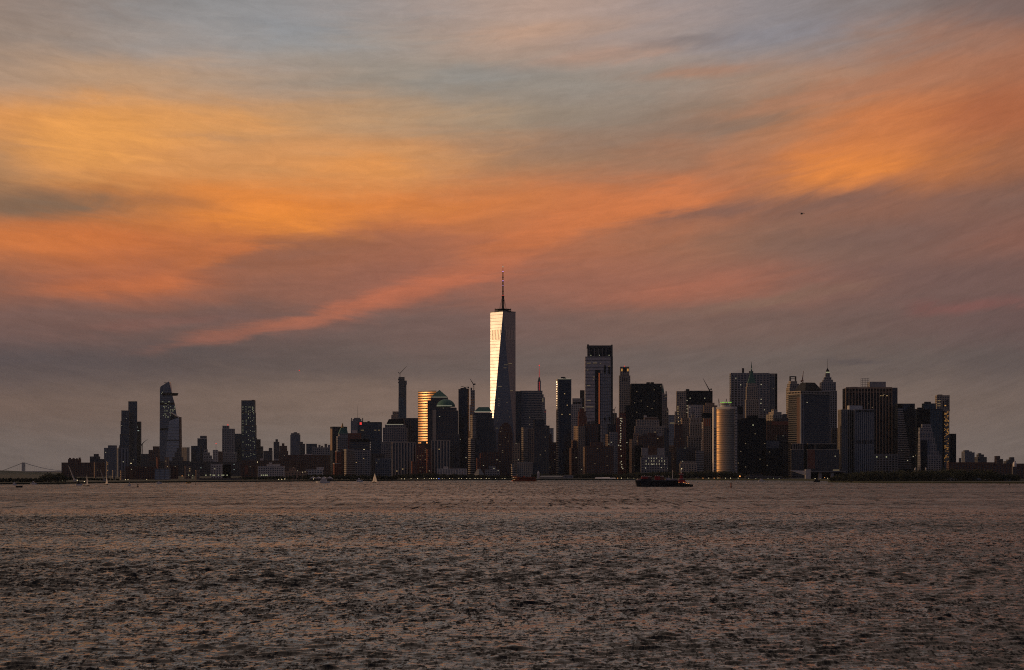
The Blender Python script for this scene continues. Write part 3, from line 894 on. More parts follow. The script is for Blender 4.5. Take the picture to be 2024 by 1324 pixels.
D = 4225
t, fr, zt = curved('curved_front_tower', 'round-fronted glass tower, orange at left and steel blue at right, white edges', D, 1417, 1452, 808, 54, -5, 'curve_glass', 4.3, None, 'dark_metal', .14, 24)
xl, xr, yl, yr = fr[0][0], fr[-1][0], fr[0][1], fr[-1][1]
wf = Geo()
n = 30
zz = lambda py: Z(py, D) - G
part('side_wall', Geo().box(xl - M(5, D), xl - .4, yl - 1, yl + 30, 0, zz(804)), 'white_concrete', t)
part('side_wall', Geo().box(xr + .4, xr + M(5, D), yr - 1, yr + 30, 0, zz(804)), 'white_concrete', t)
for xx, ww, py0 in ((xl - M(2.6, D), 1.5, 846), (xr + M(2.6, D), 1.5, 806)):
    for j in range(46):
        z = zz(806) - 3 - j * 2.9
        if z > 4 and z < zz(py0):
            wf.box(xx - ww, xx + ww, (yl if xx < 0 else yr) - 1.25, (yl if xx < 0 else yr), z, z + 1.5)
part('window', wf, 'glass_black', t, True)
part('cornice', Geo().prism([(p[0], p[1] - .9) for p in fr] + [(xr, yr + 25), (xl, yl + 25)], zz(808), zz(804)), 'white_concrete', t)
part('roof_drum', Geo().lathe([(M(10, D), zz(804)), (M(10, D), zz(802)), (M(9, D), zz(800))], M(1, D), 5, 24), 'pale_stone', t)
part('roof_disc', Geo().lathe([(M(6, D), zz(800)), (M(11.5, D), zz(797.5)), (M(11.5, D), zz(796))], M(1, D), 5, 28), 'pale_stone', t)
lg = Geo()
for px in (1426, 1429, 1431, 1434, 1437, 1441, 1444, 1446):
    s = M(px - 1434.5, D)
    lg.lathe([(.5, zz(796)), (1.1, zz(795)), (.3, zz(793.6))], s, -4, 8)
part('roof_light', lg, LIT['green'], t, True)
for px in (1423, 1438):
    part('mast', Geo().tube((M(px - 1434.5, D) - 2, 8, zz(803)), (M(px - 1434.5, D), 8, zz(787)), .35).tube((M(px - 1434.5, D) + 2, 8, zz(803)), (M(px - 1434.5, D), 8, zz(787)), .35), 'dark_metal', t)

# ------------------------------------------------------------------ far left: river-side quarter and its glass towers
T = tower
T('brick_warehouse', 'long dark brick warehouse with a row of roof chimneys, left end of the skyline', 5200,
  [(132, 155, 907), (122, 200, 914)], 'brown', k=.5, cat='building', lit=6, litm='dim',
  ex=[('box', 'chimney', 'brown_brick', 133, 136, 904.5, 908), ('box', 'chimney', 'brown_brick', 140, 143, 905, 908), ('box', 'chimney', 'brown_brick', 147, 149, 905.5, 908), ('box', 'chimney', 'brown_brick', 152, 155, 904, 908)])
T('stepped_block', 'small dark block topped by a square water tank, above the long warehouse', 5600, [(185, 193, 897), (178, 195, 902)], 'dark', cat='building', lit=0)
T('stepped_block', 'low dark flat block between the water tank block and a wider grey one', 5500, [(195, 206, 907)], 'dark', cat='building', lit=0)
T('grey_block', 'plain grey glass block with a raised centre, left of the striped slim tower', 6200, [(213, 228, 880), (206, 230, 885)], 'greyglass', cat='building', lit=1)
T('striped_tower', 'dark striped tower with a pale lit left side, in front of the left tower pair', 5000, [(229, 252, 886)], 'fins', rot=18, k=.9, dmax=30, cat='building', lit=2, bay=7, each=True,
  ex=[('box', 'roof_tank', 'dark_stone', 233, 238, 883, 886)])
T('slab_tower', 'shorter of the two dark towers standing together at far left, lit along its left edge', 8800, [(237.5, 254.5, 811), (236, 255, 832), (234.5, 255, 858), (233, 255, 880)], 'blue', rot=7, k=1.1, lit=3)
T('slab_tower', 'taller of the two dark towers standing together at far left, orange left edge', 9000, [(252, 270, 793)], 'blue', rot=7, k=.9, lit=2)
T('slab_tower', 'narrow black tower leaning on the right of the far left tower pair', 9100, [(269, 278, 833)], 'glass', lit=0, ex=[('lits', 'cool', [(271, 844), (274, 851), (273, 851)], 2.2, 1.6)])
T('roof_block', 'low flat dark block just right of the far left tower pair', 7200, [(279, 300, 897)], 'dark', cat='building', lit=2)
T('roof_block', 'dark two-step block at the foot of the pointed tower with a viewing deck', 7000, [(302, 313, 882), (294, 313, 889)], 'brown', cat='building', lit=0)

def deck_tower():
    D = 9000.0
    pxc = 333.0
    t = thing('deck_tower', 'tall angular glass tower with a cut peak and a pointed viewing deck jutting right', 'skyscraper', (X(pxc, D), D + 30, G))
    x = lambda px: M(px - pxc, D)
    z = lambda py: Z(py, D) - G
    sil = [(315, 930), (353, 930), (349, 820), (345, 797), (341, 783), (334.5, 755), (333, 754), (317, 764), (315.8, 769)]
    g = Geo()
    n = len(sil)
    g.v = [(x(a), -28, max(0, z(b))) for a, b in sil] + [(x(a) * (.55 if a > pxc else .96), 28, max(0, z(b))) for a, b in sil]
    g.f = [tuple(reversed(range(n))), tuple(range(n, 2 * n))] + [(i, (i + 1) % n, n + (i + 1) % n, n + i) for i in range(n)]
    g.f = [tuple(reversed(f)) for f in g.f]
    part('wall', g, 'glass_grey', t)
    b = Geo()
    for py in range(771, 925, 4):
        xr = np.interp(py, [755, 783, 797, 820, 930], [334.5, 341, 345, 349, 353])
        b.box(x(315.8), x(xr - .4), -28.6, -26, z(py + .5), z(py))
    part('spandrel', b, 'dark_metal', t, True)
    k = Geo().box(x(316), x(344.5), -29.2, -20, z(800), z(796)).box(x(316), x(350), -29.4, -20, z(850), z(846))
    part('plant_floor', k, 'black_metal', t, True)
    dk = Geo().loft([(x(320), -30), (x(342), -30), (x(349), -4), (x(342), 12), (x(320), 12)], z(781.5), [(x(320), -32), (x(344), -32), (x(351), -4), (x(344), 12), (x(320), 12)], z(776.5))
    part('viewing_deck', dk, 'black_metal', t)
    l = Geo()
    r2 = random.Random(2)
    for _ in range(46):
        py = r2.choice([775, 778] + list(range(785, 826, 3)) + list(range(803, 826, 3)))
        px = r2.uniform(318, 335) if py < 800 else r2.uniform(318, 347)
        l.box(x(px) - .9, x(px) + .9, -30, -27, z(py) - 1.2, z(py) + 1.0)
    part('lit_window', l, LIT['sign'], t, True)
    part('mast', Geo().tube((x(324), 0, z(760)), (x(324), 0, z(755.5)), .9).tube((x(322), 0, z(755.2)), (x(332), 0, z(755.8)), .8), 'dark_metal', t)
deck_tower()

def wedge_tower():
    D = 8600.0
    pxc = 341.0
    t = thing('wedge_tower', 'pale blue-grey glass tower with a slanted open roof, in front of the deck tower', 'skyscraper', (X(pxc, D), D + 25, G))
    x = lambda px: M(px - pxc, D)
    z = lambda py: Z(py, D) - G
    sil = [(325, 930), (354, 930), (354, 825), (337, 830.5), (334, 833)]
    g = Geo(); n = len(sil)
    g.v = [(x(a), -25, max(0, z(b))) for a, b in sil] + [(x(a), 22, max(0, z(b))) for a, b in sil]
    g.f = [tuple(range(n)), tuple(reversed(range(n, 2 * n)))] + [((i + 1) % n, i, n + i, n + (i + 1) % n) for i in range(n)]
    part('wall', g, 'glass_pale', t)
    part('side_wall', Geo().loft([(x(354.1), -24), (x(357), -22), (x(357), 20), (x(354.1), 20)], 0, [(x(354.1), -24), (x(355.5), -22), (x(355.5), 20), (x(354.1), 20)], z(824)), 'brown_brick', t)
    fin = Geo().add([(x(335), -20, z(832)), (x(354), -20, z(825)), (x(337.5), -20, z(815)), (x(335), -17, z(832)), (x(354), -17, z(825)), (x(337.5), -17, z(815))],
                    [(0, 1, 2), (5, 4, 3), (0, 3, 4, 1), (1, 4, 5, 2), (2, 5, 3, 0)])
    part('roof_fin', fin, 'glass_black', t)
    part('roof_edge', Geo().tube((x(337.5), -21, z(815)), (x(354), -21, z(824.6)), 2.6), 'white_concrete', t)
    s = Geo()
    for py in range(838, 925, 6):
        s.box(x(np.interp(py, [833, 930], [334, 325])), x(353.8), -25.5, -24, z(py + .45), z(py))
    part('spandrel', s, 'grey_metal', t, True)
    part('plant_floor', Geo().box(x(329), x(353.6), -25.8, -24, z(871.5), z(869.5)), 'dark_metal', t)
wedge_tower()
T('roof_block', 'stepped dark block at the right foot of the pale wedge tower', 8000, [(349, 357, 885), (345, 357, 894), (341, 360, 903)], 'dark', cat='building', lit=0)
T('small_tower', 'small tower with a shiny pale right side, right of the wedge tower', 8300, [(358, 373, 884)], 'greyglass', rot=-25, k=.8, cat='building', lit=1)
T('small_tower', 'dark low tower left of the tall thin-topped dark one, near the pale wedge tower', 8200, [(378, 396, 881)], 'blue', cat='building', lit=0)
T('small_tower', 'dark two-step tower with pale roof edge, halfway between wedge tower and red beacon', 8400, [(395.5, 407, 861), (390.5, 407, 866)], 'glass', cat='building', lit=0, cornice='pale_stone')
T('setback_tower', 'grey stepped pyramid-like block sloping down to the right, left of the red beacon mast', 7600,
  [(403, 409, 888), (402, 413, 894), (402, 417, 900), (402, 421, 907)], 'grey', cat='building', lit=0)
T('beacon_block', 'small whitish block carrying a thin mast with a red beacon', 7400, [(421, 430, 889)], 'pale', cat='building', lit=0,
  ex=[('mast', 'dark_metal', 426.5, 877, 889, .8), ('lamp', 'red', 426.5, 876.5, 1.9)])
T('small_tower', 'small dark brown block right of the red beacon mast', 7500, [(429, 439, 892)], 'brown', cat='building', lit=0)
T('grey_tower', 'broad grey tower with a raised left half and a red roof lamp', 8600, [(439, 451, 841), (439, 461.5, 847), (437, 465, 894)], 'grey', lit=1,
  ex=[('lamp', 'red', 449, 839.5, 2.4)])
T('black_block', 'dark flat-topped tower squeezed between the grey tower and the lit slender tower', 9000, [(461, 477, 857)], 'glass', lit=0)
pts = []
r9 = random.Random(11)
for cxp, nn in ((480, 20), (486, 17), (490.5, 11), (494, 14), (498.5, 14), (501, 12)):
    for _ in range(nn):
        y = 803 + (r9.random() ** 1.6) * 100
        pts.append((cxp + (y - 803) * 0.03 * (cxp - 477) / 25, y))
T('lit_slender_tower', 'tall dark slightly widening tower speckled with many columns of lit windows', 8700,
  [(477, 502.5, 791), (477, 503.5, 815), (477, 504.5, 840), (477, 505.5, 865), (477, 506.5, 890)], 'blue', lit=0, k=.7, cornice='brown_brick',
  ex=[('lits', 'sign', pts, 0.7, 1.1), ('box', 'roof_rail', 'dark_metal', 497, 502, 790, 792)])
T('small_tower', 'dark narrow block hugging the right side of the lit slender tower', 8800, [(507, 514, 868), (506, 519, 882)], 'dark', cat='building', lit=0)
T('small_tower', 'low dark two-step block, first one right of the lit slender tower group', 7600, [(531, 537, 885), (521, 537, 891)], 'dark', cat='building', lit=0)
T('cap_tower', 'thin dark tower with a small square cap, left of its shorter capped neighbour', 8200, [(544.5, 548.5, 868), (541, 551, 873)], 'dark', cat='building', lit=0)
T('cap_tower', 'shorter capped dark tower with shoulders, left of the rounded grey tower', 8000, [(557, 561, 876), (552.5, 566, 881), (552, 568, 891)], 'brown', cat='building', lit=0)
T('rounded_tower', 'grey tower with sloping shoulders standing alone in the low skyline', 7900, [(580, 586, 854), (575.5, 590.5, 856), (574, 592, 859)], 'greyglass', lit=0, rot=0)
T('small_tower', 'small pair-topped dark block right of the slope-shouldered grey tower', 7800, [(593, 598, 873), (593, 602, 877)], 'dark', cat='building', lit=0)
T('roof_block', 'dark flat-roofed wide block with a lighter base, between small towers', 7700, [(605.5, 625, 877)], 'blue', cat='building', lit=0)
T('roof_block', 'broad grey flat block with several small roof tanks', 7000, [(617, 646, 884)], 'grey', cat='building', lit=0,
  ex=[('box', 'roof_tank', 'dark_stone', 629, 632, 879, 884), ('box', 'roof_tank', 'dark_stone', 634, 637, 881, 884), ('box', 'roof_tank', 'dark_stone', 641, 645, 877, 884)])
T('roof_block', 'grey block with a dark raised roof, left of the copper-lit tower', 6600, [(648, 657, 879), (643, 659, 884)], 'grey', cat='building', lit=0)
T('long_block', 'long low dark brick range in front of the lit slender tower', 5600, [(476, 572, 910)], 'brown', k=.3, cat='building', lit=3, ex=[('box', 'roof_tank', 'pale_stone', 513, 518, 906, 910), ('box', 'roof_tank', 'grey_stone', 540, 549, 907, 910)])
T('long_block', 'long low grey-brown range under the row of small mid-left towers', 5800, [(560, 650, 899)], 'brown', k=.3, cat='building', lit=3,
  ex=[('box', 'roof_tank', 'pale_stone', 600, 616, 897, 900)])
T('long_block', 'low dark range in front of the grey tower with the red lamp', 5700, [(395, 478, 913)], 'dark', k=.3, cat='building', lit=5, litm='cool')
T('long_block', 'low dark mass beneath the deck tower and the wedge tower', 5900, [(278, 400, 911)], 'dark', k=.25, cat='building', lit=4)
T('lit_shed', 'small warm-lit block at the foot of the pale wedge tower', 5000, [(326, 333, 903)], 'beige', cat='building', lit=4, litm='warm')
T('lit_shed', 'pink-lit narrow block below the deck tower', 5100, [(309, 314, 904)], 'solid_red', rot=40, cat='building', lit=0)
# river front, nearer
T('brick_depot', 'square red-brown brick depot with rows of windows at the water, left', 3700, [(248, 305, 922)], 'brown', k=.5, cat='building', lit=3, fl=3.4, bay=4)
T('lit_gatehouse', 'small beige block in warm light beside the brick depot', 3650, [(237, 247, 930)], 'beige', rot=25, cat='building', lit=0)
T('lit_gatehouse', 'tiny pale lit block between the sailing boats and the brick depot', 3900, [(222, 227, 929)], 'lime', rot=30, cat='building', lit=0)
T('slim_stack', 'thin pale riverside pillar with banded light windows, behind the second sail', 4300, [(210.5, 213.5, 912)], 'lime', rot=40, cat='tower', lit=6, litm='amber')
T('slim_stack', 'thin unlit beige riverside pillar on the long warehouse front', 4400, [(186, 189, 914)], 'beige', rot=40, cat='tower', lit=0)
T('white_hall', 'white low hall with a dark awning at the water, right of the brick depot', 3600, [(306, 335, 926)], 'paleglass', k=.4, cat='building', lit=0,
  ex=[('cap', 'awning', 'black_metal', 309, 332, 942, 315, 326, 937)])
T('brick_pair', 'low brown block with lit top windows right of the white hall', 3900, [(336, 350, 920)], 'brown', cat='building', lit=2)
T('window_tower', 'short beige block with bright windows, left of the orange slab', 3900, [(364, 377, 921)], 'beige', rot=20, cat='building', lit=3, litm='warm')
T('orange_slab', 'narrow upright slab glowing orange at the water edge', 3600, [(386.5, 393, 929)], 'beige', rot=35, k=.5, cat='building', lit=0)
T('pier_shed', 'long flat pier shed with a row of greenish-white lamps under its eaves', 3550, [(395, 475, 945)], 'dark', k=.2, cat='building', lit=0,
  ex=[('lits', 'sign', [(407, 939), (416, 938.5), (421.5, 939), (424, 939), (432, 939), (439, 939), (442, 939), (449, 939)], 1.0, .7)])
T('white_block', 'pale block with vertical strips above the lamps of the pier shed', 3900, [(417, 437, 917)], 'pale', cat='building', lit=2)
T('white_block', 'dark plain block to the right of the pale strips above the pier shed', 3950, [(438, 454, 918)], 'black', cat='building', lit=0)
T('narrow_front', 'dark brown block with one rust-coloured lit gable, left of the grey windowed block', 3800, [(478, 505, 921)], 'brown', cat='building', lit=1, ex=[('front', 'gable', 'red_brick', 485, 490, 920, 936, 1.2)])
T('grey_windowed_block', 'grey waterfront block with many small windows and a raised roof house', 3700, [(531, 535, 914), (527, 551, 917), (511, 560, 921)], 'pale', k=.5, cat='building', lit=0, fl=3.2, bay=3.6,
  ex=[('lits', 'sign', [(517, 939), (521, 939), (525, 939), (528, 939)], 1.0, .8)])
T('brick_hall', 'low sandy brick hall with a small central turret, among dark waterfront trees', 3650, [(577, 581, 923), (572, 583, 926), (563.5, 605, 931)], 'beige', k=.5, cat='building', lit=2, litm='warm')
T('pale_shed', 'long pale low building right of the sandy brick hall', 3750, [(626, 639, 923), (605, 637, 928)], 'pale', k=.4, cat='building', lit=0)

# ------------------------------------------------------------------ left of the centre
T('copper_lit_tower', 'tower with its left side lit copper, at the left of the spiked crown', 5900, [(652, 685, 843)], 'glass', rot=22, k=.45, lit=0, ex=[('left', 'side_wall', 'beige_brick', 847, 890, .5)])  # beige sheet puts the light on the left side into colour
T('cupola_tower', 'grey tower under a dark sloping roof with a small lit cupola', 5700, [(668, 687, 857), (664, 687, 862)], 'grey', rot=14, lit=0,
  ex=[('cap', 'roof', 'copper_green', 668, 686, 857, 673, 684, 845), ('cap', 'roof_cupola', 'glow_gold', 673.5, 678.5, 845, 675.5, 676.5, 836), ('lamp', 'rim', 676, 842, 1.8)])  # cupola glow put into a gold colour
T('spiked_tower', 'grey tower with four corner spikes and a tall thin mast', 9800, [(697, 713, 828), (693.5, 716.5, 832)], 'greyglass', lit=0,
  ex=[('mast', 'grey_metal', 705.5, 801, 828, .9), ('box', 'corner_spike', 'grey_metal', 693.5, 695, 826, 833), ('box', 'corner_spike', 'grey_metal', 715.5, 717, 826, 833), ('box', 'roof_plant', 'grey_metal', 699, 711, 825.5, 828)])
T('red_sign_slab', 'wide dark blue slab with a square red sign at its top left corner', 6100, [(707, 753.5, 834)], 'blue', k=.4, lit=0,
  ex=[('front', 'red_sign', 'red', 711, 715, 834.6, 839.4, 1.2), ('lits', 'warm', [(714, 850), (716, 850), (718, 850), (741, 850), (743, 850), (748, 850), (750, 850)], .9, .7), ('box', 'roof_plant', 'dark_metal', 726, 730, 832, 834.5)])
T('dark_red_block', 'dark red brick block with a pale roof box, below the red sign slab', 5300, [(688, 712, 856)], 'red', lit=0, ex=[('box', 'roof_plant', 'pale_stone', 696, 705, 850, 856)])
T('banded_block', 'black and grey banded block with a heavy flat top', 5000, [(696, 724, 867), (691, 731, 872)], 'darkband', lit=3, fl=6, ex=[('front', 'dark_band', 'black_metal', 691.5, 730.5, 868, 873, 1.2, 1)])
T('brick_apartment', 'slim brick tower with a white top band, lit from the left', 4500, [(663, 673, 891), (658, 673, 915)], 'red', rot=20, cat='building', lit=0, cornice='white_concrete')
T('brick_apartment', 'dark brick block between the slim brick tower and the pale banded block', 4550, [(671, 686, 888)], 'brown', cat='building', lit=1)
T('banded_apartment', 'pale block with horizontal window bands lit on its left half', 4450, [(680, 698, 888)], 'limeband', rot=30, k=.6, cat='building', lit=0)
T('banded_apartment', 'grey flat block with sparse lit windows right of the pale banded block', 4480, [(697, 731, 889)], 'grey', cat='building', lit=4, litm='warm')
T('dark_filler', 'very dark plain block in the gap beside the striped white and black slabs', 4700, [(730, 760, 897)], 'dark', cat='building', lit=2)
T('grey_office', 'grey office block with small windows behind the trees, left of the striped slabs', 4520, [(742, 774, 906)], 'grey', cat='building', lit=3, litm='dim')
T('stepped_office', 'broad grey stepped tower with a black sloping top and a bright light row', 4950, [(761, 800, 839), (757, 804, 845), (754, 806, 873)], 'grey', k=.7, lit=2,
  ex=[('cap', 'roof', 'black_metal', 763, 799, 839, 768, 797, 828), ('front', 'light_strip', 'rim', 763, 797, 838, 838.9, 1.4, 0)])
T('grey_slab', 'grey slab with dark window columns, right behind the black sloping top', 5150, [(790, 825, 826)], 'darkfins', k=.5, lit=1)
T('beige_stub', 'small beige block peeking over the black sloping top, left of the unfinished tower', 10500, [(776, 788, 813), (773.5, 788, 820)], 'beige', lit=0)
T('unfinished_tower', 'slender unfinished tower, bare concrete above and blue glass below', 10000, [(788, 799, 745), (788, 802.5, 752), (788, 802.5, 786)], 'dark', lit=0, each=False, fl=9,
  ex=[('front', 'glass_cladding', 'glass_teal', 787.6, 799, 786, 828, 2.0), ('front', 'glass_cladding', 'glass_teal', 799.3, 803, 802, 828, 1.6),
      ('box', 'safety_screen', 'dark_metal', 786.5, 790, 748, 751), ('box', 'safety_screen', 'grey_stone', 801.5, 803.8, 752, 760), ('box', 'safety_screen', 'dark_metal', 786.5, 789, 755, 757)])
T('pyramid_roof_tower', 'grey tower under a dark green pyramid roof with a light row at its eaves', 4750, [(852, 884, 785), (845.5, 889, 791)], 'dark', k=.9, lit=2,
  ex=[('cap', 'roof', 'copper_green', 852, 884, 783.5, 867.6, 868.2, 770), ('front', 'light_strip', 'rim', 853, 884, 784, 784.9, 1.2, 0)])
T('dome_roof_tower', 'grey tower under a dark green dome with a light row below it', 4650, [(860, 901, 805), (857, 904, 811), (855.5, 908, 858), (853, 912, 925)], 'dark', k=.9, lit=3,
  ex=[('dome', 'copper_green', 862, 899, 788, 803), ('front', 'light_strip', 'rim', 863, 893, 801.2, 802.2, 1.4, 0), ('front', 'side_wall', 'limestone', 855, 862, 810, 872, 1.2, 2)])  # pale limestone sheet paints the lit left side onto the front
T('cropped_roof_tower', 'grey tower under a flat-topped green roof with a light row, left of the tallest tower', 4700, [(937, 972, 815), (931, 975, 826), (929, 979, 851), (926, 982, 890)], 'dark', k=.9, lit=3,
  ex=[('cap', 'roof', 'copper_green', 937, 972, 813, 946, 966, 804), ('front', 'light_strip', 'rim', 937, 972, 813, 813.9, 1.3, 0)])
T('banded_wing', 'beige banded wing catching light on the left of the flat-topped green roof tower', 4560, [(930, 941, 820), (926, 938, 866)], 'limeband', rot=35, k=.8, lit=0)
T('black_glass_tower', 'black glass tower with one glowing orange vertical edge under a roof crane', 5000, [(906.5, 924, 769)], 'glass', lit=3, ex=[('box', 'roof_plant', 'dark_metal', 910, 922, 766.5, 769)])
T('black_glass_wing', 'dark glass wing that turns its lit edge left, beside the black glass tower', 5020, [(922, 927, 768)], 'mirror', rot=45, k=.2, lit=0)  # wing angled and gold-tinted to show the edge's sunset glow
T('scaffold_tower', 'thin unfinished grey tower with a crane, right of the black glass tower', 5300, [(930.5, 938, 771), (929, 938, 806)], 'grey', lit=2, fl=7,
  ex=[('box', 'safety_screen', 'dark_metal', 930, 933, 766, 772), ('box', 'hoist', 'pale_stone', 928, 931, 800, 850)])
T('striped_slab', 'white and black vertically striped slab with a lit left end, behind the trees', 4400, [(774, 822, 874)], 'limefins', rot=6, k=.35, bay=6.2, lit=4, each=True, litm='warm')
T('striped_slab', 'second striped slab, narrower and right of the brick tower with light windows', 4400, [(853, 889, 870)], 'limefins', rot=0, k=.4, bay=6.5, lit=4, each=True, litm='warm')
T('brick_lit_tower', 'red-brown brick tower full of pale windows in front of the golden tower', 4350, [(826, 838, 880), (823, 843, 885)], 'red', cat='building', lit=26, litm='dim', k=.8)
T('brick_lit_wing', 'pinkish brick wing right of the brick tower with pale windows', 4340, [(843, 852, 888)], 'red', rot=22, cat='building', lit=2)
T('brick_lit_wing', 'low pinkish brick wing left of the brick tower with pale windows', 4330, [(813, 825, 912)], 'red', rot=15, cat='building', lit=0)
T('flat_roof_block', 'dark flat roofed block behind the brick tower, under the golden tower', 4600, [(820, 852, 877)], 'brown', cat='building', lit=2, ex=[('box', 'roof_tank', 'dark_stone', 832, 842, 873, 877)])
T('low_museum', 'low pale horizontal building over the shore trees, left of the ringed tower base', 4260, [(877, 885, 922), (864, 922, 926)], 'pale', k=.3, cat='building', lit=0, fl=4)
T('orange_sliver', 'tiny building lit orange between the black glass tower and the banded wing', 5100, [(927, 931, 851)], 'beige', rot=30, lit=0)

# ------------------------------------------------------------------ around the tallest tower
T('banded_office', 'broad dark glass office with light horizontal bands, right of the tallest tower', 5600, [(1029, 1072, 772)], 'greyband', k=.5, lit=8, litm='dim', fl=6.2)
T('dark_side_block', 'black narrow flank between the tallest tower and the banded office', 5590, [(1018, 1029.5, 773)], 'glass', lit=0, k=1.0)
T('spire_skyscraper', 'stepped grey skyscraper with a red-lit needle spire behind the banded office', 9600,
  [(1063, 1069, 752), (1063, 1071.5, 772), (1062, 1074.5, 779), (1060, 1077, 785), (1058, 1079.5, 809), (1056, 1080.5, 840)], 'grey', k=.9, lit=3, litm='red',
  ex=[('cap', 'spire_base', 'dark_metal', 1063.5, 1068.5, 752, 1064.8, 1067, 745), ('mast', 'spire', 1066, 722, 746, 1.7), ('front', 'light_strip', 'spire', 1065.4, 1066.7, 754, 771, 2.0, 0), ('lamp', 'red', 1066, 721.5, 2.6),
      ('front', 'light_strip', 'dim', 1070, 1074, 787, 794, 2.0, 3)])
T('notched_block', 'dark block with a sloping high left half, in front of the banded office', 4700, [(1055, 1076, 830), (1055, 1086, 841)], 'glass', rot=8, k=.6, lit=2, ex=[])
T('pink_lit_block', 'narrow block lit pinkish on its banded left, beside a darker twin', 4600, [(1031, 1043, 845)], 'limeband', rot=28, lit=0)
T('pink_lit_block', 'darker beige twin right of the pinkish banded narrow block', 4610, [(1042, 1055, 847)], 'beige', lit=1)
T('grid_block', 'grey block with tall paired windows right of the scalloped crown tower', 4650, [(1013, 1027, 875)], 'lime', cat='building', lit=3)
T('scalloped_tower', 'dark brick tower with a scalloped stepped crown in front of the tallest tower', 4450,
  [(996, 1004, 835), (992, 1007, 838), (989, 1009.5, 842), (987, 1011, 848), (985.5, 1012.5, 856)], 'brown', lit=16, litm='dim', k=.9)
T('dark_brick_block', 'wide dark brick block below the flat-topped green roof, lower part with lighter windows', 4400, [(953, 985, 893)], 'brown', k=.6, lit=3)
T('rust_block', 'rust coloured narrow stepped block above the stepped round pavilion', 4380, [(949, 954, 896), (942, 950, 905)], 'red', rot=15, cat='building', lit=0)
T('arcade_block', 'low grey building with a lit white roof house, right of the stepped pavilion', 4250, [(968, 979, 921), (959, 987, 928)], 'grey', k=.5, cat='building', lit=3)
T('window_grid_block', 'cream block with an even grid of windows above the orange ferry', 4300, [(1022, 1052, 914)], 'lime', k=.5, cat='building', lit=0, fl=4, bay=4.2, cornice='pale_stone')
T('dark_annex', 'dark annex joined to the right of the cream window grid block', 4310, [(1051.5, 1068, 915)], 'dark', k=.5, cat='building', lit=0)
T('lit_corner_block', 'small bright banded block left of the cream window grid block', 4290, [(1010.5, 1016, 917), (1010.5, 1019, 924)], 'limeband', rot=25, cat='building', lit=0)
T('dark_mid_block', 'dark windowed block under the notched one, centre', 4450, [(1056, 1085, 843)], 'dark', k=.6, lit=8, litm='dim')
T('brown_steps', 'brown stepped roofs running down to the tall copper-edged tower', 4500, [(1082, 1090, 858), (1080, 1099, 874)], 'brown', lit=6, litm='dim')
T('pale_far_block', 'small pale blue flat tower far behind the brown stepped roofs', 7200, [(1086, 1094, 846)], 'paleglass', lit=0)
T('copper_edge_tower', 'tall glass tower with a glowing left edge and a lit crown rim', 4700, [(1103, 1129, 749)], 'glass', k=.8, lit=7, litm='warm', fl=5,
  ex=[('front', 'crown_rim', 'rim', 1103.5, 1128.5, 748.5, 749.3, 1.2), ('box', 'roof_cradle', 'dark_metal', 1109, 1117, 744.5, 747), ('box', 'roof_cradle', 'dark_metal', 1113, 1119, 746, 748)])
T('copper_edge_wing', 'narrow rounded edge of amber-lit bays on the left of the lit crown tower', 4690, [(1099.5, 1104, 749)], 'limeband', rot=45, k=1.0, lit=0, fl=5)
T('slotted_crown_tower', 'pale tower with dark slots at its crown, behind the copper-edged tower', 5600, [(1132, 1149, 787), (1130, 1150, 799)], 'pale', k=.8, lit=0, each=True, bay=5,
  ex=[('front', 'crown_opening', 'black_metal', 1133.5, 1136.5, 794, 798, .8), ('front', 'crown_opening', 'black_metal', 1138, 1141, 794, 798, .8), ('front', 'crown_opening', 'black_metal', 1143, 1148, 794, 798, .8)])
T('black_sliver', 'narrow dark glass tower leaning on the left of the big crowned tower', 5900, [(1147, 1158, 771)], 'glass', lit=3, cornice='limestone')

